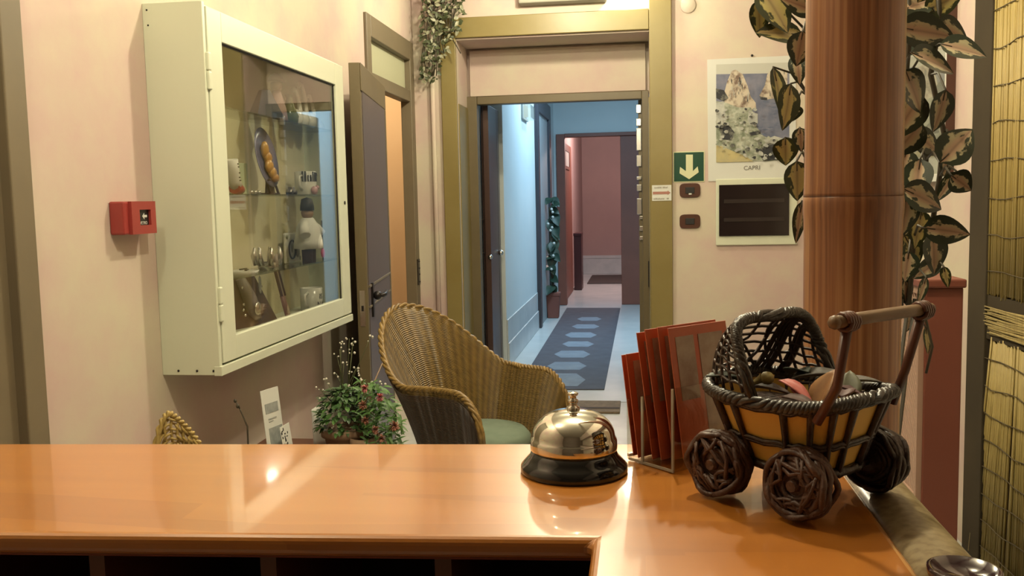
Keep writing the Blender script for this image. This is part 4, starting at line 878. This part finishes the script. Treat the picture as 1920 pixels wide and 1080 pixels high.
tag(MB().ball(pl_(-.008, -.026, .094), (.0055, .0075, .005), 10).tube([pl_(-.010, -.028, .094), pl_(-.020, -.030, .088)], [.004, .001], 6).build('dried_bud', m_pp[3]), 'yellow dried bud on top of the potpourri', 'bud', 'potpourri pieces in the pram')

# dark dish at the near end of the rail
dp = Vector((.186, .553, ZT+.003)); dd = thing('ashtray', 'dark glossy round ashtray at the near end of the wood rail', 'ashtray', dp)
MB().lathe([(0, 0), (.017, 0), (.020, .003), (.0205, .008), (.0185, .0085), (.0165, .004), (0, .003)], (0, 0, 0), 36).build('bowl', mat('dark_plum_glaze', (.035, .012, .016), .15, coat=.5), dd)

# ------------------------------------------------------------------ bamboo pole and its variegated plant
bp0 = Vector((.229, 1.05, 0)); bpo = thing('bamboo_pole', 'thick red brown bamboo pole standing at the counter corner', 'pole', bp0)
RP = .0512
zj = atY(1596, 368, 1.0).z
def culm(z0, z1, nm):
    L = z1-z0; MB().lathe([(RP*1.008, z0), (RP*1.006, z0+.004), (RP*.995, z0+.014), (RP*.99, z0+.04), (RP*.99, z0+L*.5), (RP*.992, z1-.05), (RP*1.0, z1-.026), (RP*1.018, z1-.014), (RP*1.020, z1-.006), (RP*1.008, z1-.001), (RP*1.0, z1)], (0, 0, 0), 48).build(nm, m_bamboo, bpo)
culm(.0, .60, 'culm_segment'); culm(.60, zj, 'culm_segment'); culm(zj, 2.02, 'culm_segment'); culm(2.02, 2.6, 'culm_segment'); culm(2.6, ZC, 'culm_segment')
vp = thing('variegated_plant', 'climbing plant with dark green and cream leaves around the bamboo pole', 'plant', (.23, 1.36, 0)); vo_ = (.23, 1.36, 0)
LS = ((1455, 18, 60, 95, 52, 1, 1.30), (1425, 36, 80, 66, 34, 1, 1.32), (1462, 62, 178, 96, 36, 1, 1.30), (1497, 8, 200, 70, 30, 0, 1.3), (1500, 92, 95, 62, 40, 0, 1.27),
      (1462, 178, 82, 110, 26, 1, 1.30), (1478, 200, 100, 90, 36, 1, 1.28), (1487, 212, 95, 30, 26, 0, 1.3), (1473, 286, 85, 52, 34, 1, 1.30), (1495, 340, 85, 72, 40, 1, 1.28), (1497, 420, 95, 82, 18, 0, 1.3), (1502, 262, 85, 44, 24, 0, 1.27), (1497, 128, 92, 60, 26, 0, 1.28),
      (1700, 42, 210, 80, 46, 0, 1.34), (1740, 60, 8, 104, 50, 0, 1.24), (1790, 62, 20, 80, 44, 0, 1.28), (1808, 92, 18, 80, 44, 0, 1.22), (1752, 116, 18, 92, 46, 0, 1.22), (1716, 172, 55, 88, 52, 0, 1.22), (1690, 20, 120, 60, 36, 0, 1.36), (1722, 8, -20, 80, 40, 0, 1.36), (1770, 4, -25, 70, 34, 1, 1.36), (1695, 84, 160, 44, 36, 0, 1.38),
      (1700, 220, 118, 90, 46, 0, 1.24), (1764, 210, 96, 76, 36, 0, 1.30), (1702, 262, 128, 78, 44, 0, 1.26), (1742, 268, 28, 78, 36, 0, 1.32), (1796, 270, -45, 92, 48, 0, 1.24), (1775, 300, 100, 60, 30, 0, 1.34), (1720, 338, 105, 84, 38, 0, 1.24), (1690, 310, 110, 60, 40, 0, 1.34), (1803, 343, 40, 44, 34, 0, 1.24), (1735, 372, 22, 88, 44, 0, 1.22), (1775, 350, 120, 60, 20, 0, 1.30),
      (1698, 400, 95, 84, 44, 0, 1.22), (1778, 432, 8, 82, 40, 0, 1.24), (1722, 430, 100, 70, 32, 1, 1.34), (1752, 476, 85, 76, 40, 0, 1.30), (1712, 470, 60, 64, 34, 1, 1.36), (1700, 500, 100, 56, 32, 0, 1.32), (1738, 505, 150, 64, 26, 0, 1.34), (1730, 545, 112, 56, 14, 0, 1.30), (1774, 520, 78, 40, 14, 1, 1.28), (1700, 548, 80, 50, 24, 0, 1.36), (1688, 455, 130, 60, 30, 1, 1.38), (1740, 640, 80, 52, 12, 1, 1.62), (1708, 600, 95, 50, 18, 0, 1.62),
      (1520, -40, 40, 90, 44, 1, 1.3), (1750, -40, 120, 90, 44, 1, 1.3))
r7 = random.Random(21); stem_px = ((1700, -60), (1706, 60), (1698, 150), (1716, 230), (1736, 300), (1728, 380), (1712, 450), (1708, 520), (1702, 585))
stem_px2 = ((1755, -60), (1762, 40), (1745, 140), (1770, 250), (1762, 330), (1748, 420), (1742, 500))
stem_px3 = ((1520, -60), (1514, 60), (1516, 180), (1512, 300), (1514, 440))
sm_ = MB()
for sp_ in (stem_px, stem_px2, stem_px3): sm_.tube([atY(x, y, 1.36) for x, y in sp_], .0038, 6)
for (x, y, an, L, W, mi, dp_) in LS:
    c0 = atY(x, y, dp_); pxm = dp_/F; a = R(an)
    dv = RIGHT*math.cos(a) + DOWN*math.sin(a) + FWD*r7.uniform(-.35, .35)
    upv = -FWD + RIGHT*r7.uniform(-.45, .45) - DOWN*r7.uniform(-.1, .6)
    Lw = L*pxm*1.02; base = c0 - dv.normalized()*Lw*.5
    MB().leaf(base, dv, upv, Lw, W*pxm*1.5, r7.uniform(.05, .4), r7.uniform(.05, .25), 10, 6).build('leaf', m_var2 if mi else m_var, vp, off=vo_, fix=False)
    near = min([atY(px, py, 1.36) for s_ in (stem_px, stem_px2, stem_px3) for px, py in s_], key=lambda q: (q-base).length)
    sm_.tube([near, (near+base)/2 + Vector((0, 0, .012)), base, base + dv.normalized()*Lw*.25], [.0018, .0016, .0014, .0006], 5)
sm_.tube([atY(x, y, 1.6) for x, y in ((1704, 560), (1736, 600), (1748, 650), (1736, 700))], .0025, 5)
for i in range(3): sm_.tube([Vector((.30+i*.02, 1.40, -.02 if i < 0 else 0)), Vector((.31+i*.012, 1.38, .6)), atY(1692+i*12, 560, 1.36)], .003, 5)
sm_.build('stem', m_stem, vp, off=vo_)
MB().lathe([(0, 0), (.08, 0), (.105, .22), (.115, .225), (.115, .255), (.10, .255), (.09, .22), (0, .22)], (.33, 1.40, 0), 32).build('planter', m_terra2, vp, off=vo_)

# ------------------------------------------------------------------ lattice partition, picture, reed screen
qa, qb = atY(1722, 650, 2.2), atY(1803, 650, 2.2); zc_ = atY(1760, 523, 2.2).z
lo_ = (qa.x, 2.2, 0); lt = thing('lattice_partition', 'brick red partition with rosy diagonal lattice beyond the counter', 'partition', lo_)
MB().box((qa.x+.012, 2.195, 0), (qb.x, 2.24, zc_-.02)).build('end_board', m_brick, lt, off=lo_, bevel=.003)
MB().box((qa.x-.004, 2.185, zc_-.02), (qb.x+.004, 3.2, zc_)).build('top_cap', m_brick, lt, off=lo_, bevel=.004)
MB().box((qa.x+.03, 2.24, 0), (qb.x-.004, 3.2, zc_-.02)).build('back_board', mat('dark_brown_board', (.05, .026, .02), .7), lt, off=lo_)
lb_ = MB(); z0, z1, y0, y1 = .62, zc_-.03, 2.212, 2.60; sp_ = .021
n_ = int((y1-y0+z1-z0)/sp_)+1
for sgn in (1, -1):
    for i in range(n_):
        kk = i*sp_
        if sgn > 0: ya_, za_ = (y0+kk, z0) if kk < y1-y0 else (y1, z0+kk-(y1-y0)); dd_ = min(ya_-y0, z1-za_); ye, ze = ya_-dd_, za_+dd_
        else: ya_, za_ = (y1-kk, z0) if kk < y1-y0 else (y0, z0+kk-(y1-y0)); dd_ = min(y1-ya_, z1-za_); ye, ze = ya_+dd_, za_+dd_
        if dd_ > .006: lb_.bar((qa.x+.006+.005*(sgn > 0), ya_, za_), (qa.x+.006+.005*(sgn > 0), ye, ze), .0085, .004, (1, 0, 0))
lb_.box((qa.x, 2.20, 0), (qa.x+.012, 2.214, zc_-.02)).box((qa.x, 2.60, 0), (qa.x+.016, 3.2, zc_-.02)).box((qa.x, 2.214, zc_-.035), (qa.x+.014, 2.60, zc_-.02)).box((qa.x, 2.214, 0), (qa.x+.014, 2.60, .63))
lb_.build('lattice', m_lat, lt, off=lo_)
pz0, pz1, py0, py1 = 1.372, 2.26, 3.80, 4.75
fo_ = (XR, 4.3, 1.8); pf = thing('framed_picture', 'white framed picture under glass on the right pink wall behind the leaves', 'picture', fo_)
fm_ = MB().box((XR-.03, py0, pz0), (XR, py0+.03, pz1)).box((XR-.03, py1-.03, pz0), (XR, py1, pz1)).box((XR-.03, py0+.03, pz0), (XR, py1-.03, pz0+.03)).box((XR-.03, py0+.03, pz1-.03), (XR, py1-.03, pz1))
fm_.build('frame', m_white, pf, off=fo_, bevel=.002)
MB().box((XR-.034, py0-.006, pz0-.004), (XR, py0-.0005, pz1+.004)).build('frame_edge', m_switch, pf, off=fo_)
MB().box((XR-.012, py0+.03, pz0+.03), (XR-.006, py1-.03, pz1-.03)).build('print', mat('grey_watercolour', (.42, .43, .38), .5, col2=(.55, .55, .48), scale=3, detail=6), pf, off=fo_)
MB().box((XR-.022, py0+.03, pz0+.03), (XR-.020, py1-.03, pz1-.03)).build('glass', m_glass, pf, off=fo_)
struct('trim_10', B(((XR-.012, 3.40, 0), (XR+.05, 3.572, 2.13)), ((XR, 2.05, 2.04), (XR+.06, 3.40, 2.13))), m_post, 'taupe post and lintel at the reed screened opening on the right', bevel=.004)
rs = thing('reed_screen', 'reed screen of two yellow reed panels in the right opening', 'screen', (1.2, 3.4, 0)); rso = Vector((1.2, 3.4, 0))
ang = R(3.9)
def rp(s, off, z): return Vector((1.20 + s*math.sin(ang) + off, 3.40 - s*math.cos(ang), z))      # s runs towards the camera
r8 = random.Random(4)
def reeds(zb, zt, s0, nm, s0b=None):
    mb = MB(); s = s0; k_ = 0
    while s < 1.15:
        r_ = r8.uniform(.0030, .0046); lean = r8.uniform(-.012, .012); dz = r8.uniform(-.012, .012); off = r8.uniform(-.003, .003); sb_ = s + (0 if s0b is None else (s0b-s0)*max(0, 1-(s-s0)/.25))
        mb.tube([rp(sb_, off, zb + r8.uniform(-.01, .01)), rp((s+sb_)/2 + lean*.3, off + r8.uniform(-.002, .002), (zb+zt)/2), rp(s, off, zt + dz)], r_, 6); s += r_*1.75; k_ += 1
    return mb.build(nm, m_reed, rs, off=rso)
zmid1, zmid0 = atX(1866, 556, 1.2).z, atX(1866, 640, 1.2).z
up_ = reeds(zmid1, 2.03, -.005 + .0, 'upper_panel'); lo2 = reeds(.02, zmid0, .035, 'lower_panel', -.11)
def wires(parent, za, zb_, n):
    for i in range(n):
        z_ = za + (zb_-za)*(i+.5)/n
        MB().tube([rp(-.03 if parent is lo2 and z_ < .4 else .0 + s*.06, -.006 - .002*math.sin(s*9+i), z_) if s == 0 else rp(s*.06, -.007 - .002*math.sin(s*9+i), z_ + .006*math.sin(s*1.1+i*1.7) + .002*math.sin(s*5+i)) for s in range(20)], .0019, 5).build('binding_wire', m_wire, parent, off=rso)
wires(up_, zmid1+.02, 2.0, 8); wires(lo2, .02, zmid0-.02, 8)
MB().hexa([rp(s, o, z) for z in (zmid0, zmid1) for s, o in ((0, -.004), (1.15, -.004), (1.15, .02), (0, .02))]).build('mid_rail', m_post, rs, off=rso)
lr = MB()
for i in range(46):
    z_ = r8.uniform(zmid0+.018, zmid1-.035); sa = r8.uniform(-.01, .1); lr.tube([rp(sa, -.008 + r8.uniform(-.004, .003), z_), rp(sa+.4, -.008 + r8.uniform(-.004, .003), z_ + r8.uniform(-.02, .02)), rp(1.1, -.008, z_ + r8.uniform(-.02, .02))], .0028, 5)
lr.build('loose_reeds', m_reed, rs, off=rso)
MB().hexa([rp(s, o, z) for z in (.0, 2.04) for s, o in ((0.0, .012), (1.15, .012), (1.15, .03), (0.0, .03))]).build('backing', m_railw, rs, off=rso)

# ------------------------------------------------------------------ wicker armchair
def wicker_chair(loc, rz, label):
    ch = thing('wicker_armchair', label, 'armchair', loc, rz)
    def plan(u):                                            # u -1..1 along the rim
        au = abs(u); sg_ = 1 if u >= 0 else -1
        if au < .488: a = au/.488*math.pi/2; return Vector((-.05 - .191*math.cos(a), sg_*.248*math.sin(a), 0))
        f_ = (au-.488)/.512; return Vector((-.05 + .296*f_, sg_*(.248 + .005*math.sin(f_*3.1)), 0))
    def rimz(u):
        au = abs(u); t_ = min(1, au/.444); w__ = (1-t_*t_*(3-2*t_)); z = .639 + .263*w__
        if au > .779: q = (au-.779)/.221; z -= .177*(1-math.sqrt(max(0, 1-q*q)))
        return z
    def shell(u, v):                                        # v 0 rim .. 1 floor edge
        p = plan(u); zr = rimz(u); au = abs(u)
        back = max(0, 1-au/.6); flare = (.029 + .14*back)*(1-v)**2.2
        n = Vector((p.x+.05, p.y, 0)); n = n.normalized() if n.length > 1e-5 else Vector((-1, 0, 0))
        if au > .488: n = Vector((0, 1 if u > 0 else -1, 0))
        z = zr + (.10-zr)*v
        sc_ = 1 - .35*v
        return Vector((p.x*sc_, p.y*sc_, z)) + n*flare
    MB().grid(lambda a, b: shell(a*2-1, b), 72, 22).build('woven_shell', m_wick, ch, solid=.016, fix=False)
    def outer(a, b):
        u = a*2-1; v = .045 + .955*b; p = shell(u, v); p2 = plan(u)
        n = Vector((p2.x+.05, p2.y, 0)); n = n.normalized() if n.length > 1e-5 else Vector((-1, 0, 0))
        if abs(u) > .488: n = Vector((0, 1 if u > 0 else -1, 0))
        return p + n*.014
    MB().grid(outer, 72, 18).build('shaded_skirt', m_wickshade, ch, solid=.004, fix=False)  # added layer, its dark colour paints shade on the shell's outside
    br = MB()
    for ph in (0, 2.09, 4.19):
        pts = []
        for i in range(361):
            u = -1 + 2*i/360; p = shell(u, 0); tw = i*.42 + ph; pts.append(p + Vector((.006*math.cos(tw), .006*math.cos(tw)*.6, .006*math.sin(tw))))
        for sgn, lst in ((-1, 0), (1, 1)): pass
        br.tube(pts, .0075, 6)
    for sg_ in (-1, 1): br.tube([shell(sg_, v/14) for v in range(15)], .012, 8)
    br.build('braided_rim', m_wickb, ch)
    MB().lathe([(0, .34), (.18, .34), (.196, .36), (.202, .405), (.18, .43), (0, .436)], (.01, 0, 0), 36).build('seat_cushion', m_cush, ch)
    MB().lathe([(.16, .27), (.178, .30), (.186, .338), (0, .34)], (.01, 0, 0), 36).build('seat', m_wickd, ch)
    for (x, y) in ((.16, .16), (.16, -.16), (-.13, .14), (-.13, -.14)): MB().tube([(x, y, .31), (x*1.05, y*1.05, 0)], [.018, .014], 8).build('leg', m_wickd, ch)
    return ch
wicker_chair((-.645, 3.558, 0), R(-29.4), 'golden wicker tub armchair with sage seat cushion in the lobby')
# small open weave chair under the cabinet
rc0 = atY(318, 780, 1.93); sc_ = thing('rattan_chair', 'pale open weave wicker chair back peeking over the counter under the cabinet', 'chair', (rc0.x, 1.93, 0), 0)
ztop = rc0.z
def fan(t_, h):                                             # back panel: upright left side, long slope to the right
    x = -.045 + .20*t_; zz = ztop*1.0 - (.10*max(0, (.16-t_)/.16)**2.2 + .30*max(0, (t_-.16)/.84)**1.25)
    return Vector((x, .05*math.sin(math.pi*t_) + .03*(1-h), .40 + (zz-.40)*h))
m1 = MB()
for i in range(19): t_ = i/18; m1.tube([fan(t_ + .012*math.sin(j*2.1), .35 + .65*j/10) + Vector((0, .0035*(-1)**j, 0)) for j in range(11)], .0034, 5)
for j in range(26): h_ = .36 + .64*j/26; m1.tube([fan(i/36, h_) + Vector((0, .004*(1 if ((i//2+j) % 2) else -1), .002*math.sin(i))) for i in range(37)], .0030, 5)
m1.build('woven_back', m_yellowick, sc_)
m2 = MB()
for ph in (0, 3.14): m2.tube([fan(i/120, 1.0) + Vector((.004*math.cos(i*.8+ph), 0, .004*math.sin(i*.8+ph))) for i in range(121)], .0042, 6)
m2.build('braided_rim', m_yellowick, sc_)
MB().lathe([(.13, .36), (.14, .39), (.12, .41), (0, .41)], (.05, -.10, 0), 24).build('seat', m_yellowick, sc_)
for (x, y, h) in ((-.04, .03, .70), (.15, .03, .46), (-.03, -.20, .37), (.13, -.20, .37)): MB().tube([(x, y, h), (x*1.05, y*1.05, 0)], .010, 8).build('leg', m_yellowick, sc_)

# ------------------------------------------------------------------ side table with plants and leaflets
tz = .44; to = Vector((-1.20, 3.02, 0)); tb = thing('side_table', 'low dark side table under the cabinet holding plants and leaflets', 'table', to)
MB().box((-1.44, 2.70, tz-.03), (-.94, 3.34, tz)).build('tabletop', m_woodi, tb, off=to, bevel=.006)
for (x, y) in ((-1.41, 2.73), (-.97, 2.73), (-1.41, 3.31), (-.97, 3.31)): MB().box((x-.02, y-.02, 0), (x+.02, y+.02, tz-.03)).build('leg', m_woodi, tb, off=to)
pcx = atY(648, 800, 3.10); po2 = Vector((pcx.x, 3.10, tz)); rz_ = pcx.z - tz
pp = thing('flowering_plant', 'round bushy pot plant with white blossom sprays in a dull clay pot', 'plant', po2)
MB().lathe([(0, 0), (.060, 0), (.075, rz_-.03), (.086, rz_-.028), (.088, rz_), (.080, rz_), (.072, rz_-.02), (0, rz_-.02)], (0, 0, 0), 36).build('pot', m_terra, pp)
lf_ = MB(); lf2 = MB(); r9 = random.Random(9)
for i in range(420):
    th = r9.uniform(0, 6.28); ph = r9.uniform(-.35, 1.45); rad = .088*r9.uniform(.75, 1.08)
    p = Vector((rad*math.cos(th)*math.cos(ph) - .006, rad*math.sin(th)*math.cos(ph), rz_ + .035 + .105*math.sin(ph)*r9.uniform(.8, 1.05)))
    d = Vector((math.cos(th), math.sin(th), r9.uniform(-.6, .7)))
    (lf_ if r9.random() < .6 else lf2).leaf(p, d, (0, 0, 1), r9.uniform(.022, .038), r9.uniform(.014, .024), .4, .15, 4, 2)
lf_.build('foliage', m_green, pp, fix=False); lf2.build('pale_foliage', m_green_l, pp, fix=False)
sy = MB()
tips = ((637, 655), (660, 662), (632, 668), (645, 680), (640, 640), (662, 640), (652, 700), (676, 705), (612, 715), (598, 728), (702, 716), (718, 718), (655, 635), (694, 634), (630, 700), (668, 690), (676, 714), (652, 720))
for i, (px, py) in enumerate(tips):
    e = atY(px, py, 3.08 + r9.uniform(-.04, .04)) - po2; b0 = Vector((r9.uniform(-.03, .03), r9.uniform(-.03, .03), rz_+.06))
    sy.tube([b0, b0*.5 + e*.5 + Vector((r9.uniform(-.012, .012), 0, .01)), e], .0012, 4)
sy.build('sprig', m_stemg, pp)
for i, (px, py) in enumerate(tips):
    e = atY(px, py, 3.08) - po2
    q = MB()
    for k_ in range(r9.choice((2, 3, 4))): q.ball(e + Vector((r9.uniform(-.012, .012), r9.uniform(-.01, .01), r9.uniform(-.014, .012))), r9.uniform(.0028, .0050), 6)
    q.build('white_blossom', m_whitefl, pp)
for i in range(14):
    th = r9.uniform(3.4, 6.0); MB().ball((.086*math.cos(th), .086*math.sin(th), rz_+r9.uniform(-.01, .12)), .0038, 6).build('white_blossom', m_whitefl, pp)
pk = thing('pink_flowering_plant', 'trailing green plant with pink and salmon flowers right of the clay pot', 'plant', (-.955, 3.06, tz)); pko = Vector((-.955, 3.06, tz))
MB().lathe([(0, 0), (.045, 0), (.058, .085), (.054, .085), (.05, .07), (0, .07)], (0, 0, 0), 24).build('pot', m_terra, pk)
fp_ = MB()
for i in range(330):
    px = r9.uniform(672, 752); lo__ = 712 if px < 712 else 712 + (px-712)*1.9
    py = r9.uniform(max(712, lo__), 838); p = atY(px, py, r9.uniform(2.98, 3.12)) - pko
    fp_.leaf(p, (r9.uniform(-1, 1), r9.uniform(-1, .3), r9.uniform(-.8, .8)), (0, -.3, 1), r9.uniform(.028, .05), r9.uniform(.009, .017), .5, .2, 5, 2)
fp_.build('foliage', m_green_l, pk, fix=False)
MB().tube([Vector((0, 0, .07)), Vector((.01, 0, .2)), atY(700, 760, 3.05)-pko], .003, 5).tube([Vector((0, 0, .07)), atY(735, 800, 3.05)-pko], .003, 5).build('stem', m_stemg, pk)
for (px, py, rr_, ma) in ((684, 728, .017, m_pinkfl), (712, 745, .017, m_pinkfl), (680, 760, .018, m_salmon), (686, 788, .017, m_salmon), (740, 798, .022, m_salmon), (704, 806, .018, m_salmon), (716, 822, .015, m_salmon)):
    q = MB(); c0 = atY(px, py, 2.98) - pko
    for k_ in range(64):
        d = Vector((r9.uniform(-1, 1), r9.uniform(-1, .6), r9.uniform(-.8, 1))).normalized(); q.leaf(c0, d, (0, 0, 1), rr_*r9.uniform(.8, 1.15), rr_*.42, .3, .2, 4, 2)
    q.build('flower', ma, pk, fix=False)
e0, e1 = atY(686, 752, 3.06), atY(717, 681, 3.2); sk = thing('plant_stake', 'thin pale cane stake slanting from the pot plant toward the armchair', 'stake', po2)
MB().tube([po2 + Vector((.035, -.01, rz_-.03)), e0, e1], .0028, 6).build('cane', m_handleb, sk, off=po2)
wp = MB(); q = [atY(584, 768, 3.22), atY(606, 754, 3.22), atY(604, 776, 3.24), atY(598, 836, 3.22)]
wp.grid(lambda u, v: q[0].lerp(q[1], u).lerp(Vector((q[3].x-.02, q[3].y, tz)).lerp(Vector((q[3].x+.06, q[3].y+.02, tz)), u), v) + Vector((0, .02*math.sin(3*u), 0)), 6, 6)
tag(wp.build('paper_sheet', m_paper, solid=.001, fix=False), 'creased white paper standing behind the clay pot', 'paper')
# leaflets on the table
l0 = Vector((-1.185, 2.83, tz)); lfh = thing('info_leaflet', 'tall pale info leaflet with grey picture standing under the cabinet', 'leaflet', l0)
lq = [atY(487, 734, 2.82), atY(520, 724, 2.95), atY(552, 840, 2.95), atY(506, 840, 2.82)]
lq[3].z = tz; lq[2] = lq[1] + (lq[3]-lq[0])
def L_(u, v, d=0): return lq[0].lerp(lq[1], u).lerp(lq[3].lerp(lq[2], u), v) + Vector((.9, -.45, 0))*d
def lpanel(mb, u0, u1, v0, v1, d0, d1_): return mb.hexa([L_(u, v, d) for d in (d0, d1_) for u, v in ((u0, v0), (u1, v0), (u1, v1), (u0, v1))])
lpanel(MB(), 0, 1, 0, 1, 0, .002).build('sheet', m_paper, lfh, off=l0)
lpanel(MB(), .14, .86, .16, .27, .002, .003).build('printed_heading', m_paperg, lfh, off=l0)
lpanel(lpanel(MB(), .25, .7, .33, .345, .002, .003), .25, .5, .36, .372, .002, .003).build('printed_line', m_paperg, lfh, off=l0)
lpanel(MB(), .2, .95, .44, .72, .002, .003).build('printed_picture', m_paperg, lfh, off=l0)
l1 = Vector((-1.10, 2.88, tz)); lf2_ = thing('photo_leaflet', 'small black and white patterned leaflet before the tall info leaflet', 'leaflet', l1)
lq = [atY(524, 802, 2.84), atY(541, 792, 2.93), atY(553, 842, 2.93), atY(538, 842, 2.84)]; lq[3].z = tz; lq[2] = lq[1] + (lq[3]-lq[0])
lpanel(MB(), 0, 1, 0, 1, 0, .002).build('sheet', m_paper, lf2_, off=l1)
bwm = MB()
for i in range(26): u, v = r9.uniform(.02, .85), r9.uniform(.02, .6); lpanel(bwm, u, u+r9.uniform(.04, .14), v, v+r9.uniform(.02, .07), .002, .003)
bwm.build('printed_pattern', m_blackm, lf2_, off=l1)
tw = thing('dry_twig', 'thin dry twig standing left of the info leaflet', 'twig', (-1.27, 2.80, tz)); two = Vector((-1.27, 2.80, tz))
MB().tube([two, atY(464, 800, 2.80), atY(452, 772, 2.80), atY(440, 748, 2.80)], [.003, .0028, .002, .0015], 6, ).tube([atY(450, 766, 2.80), atY(447, 760, 2.79)], .0015, 5).ball(atY(441, 752, 2.80), .006, 6).ball(atY(446, 762, 2.80), .007, 6).build('stem', m_stem, tw, off=two)
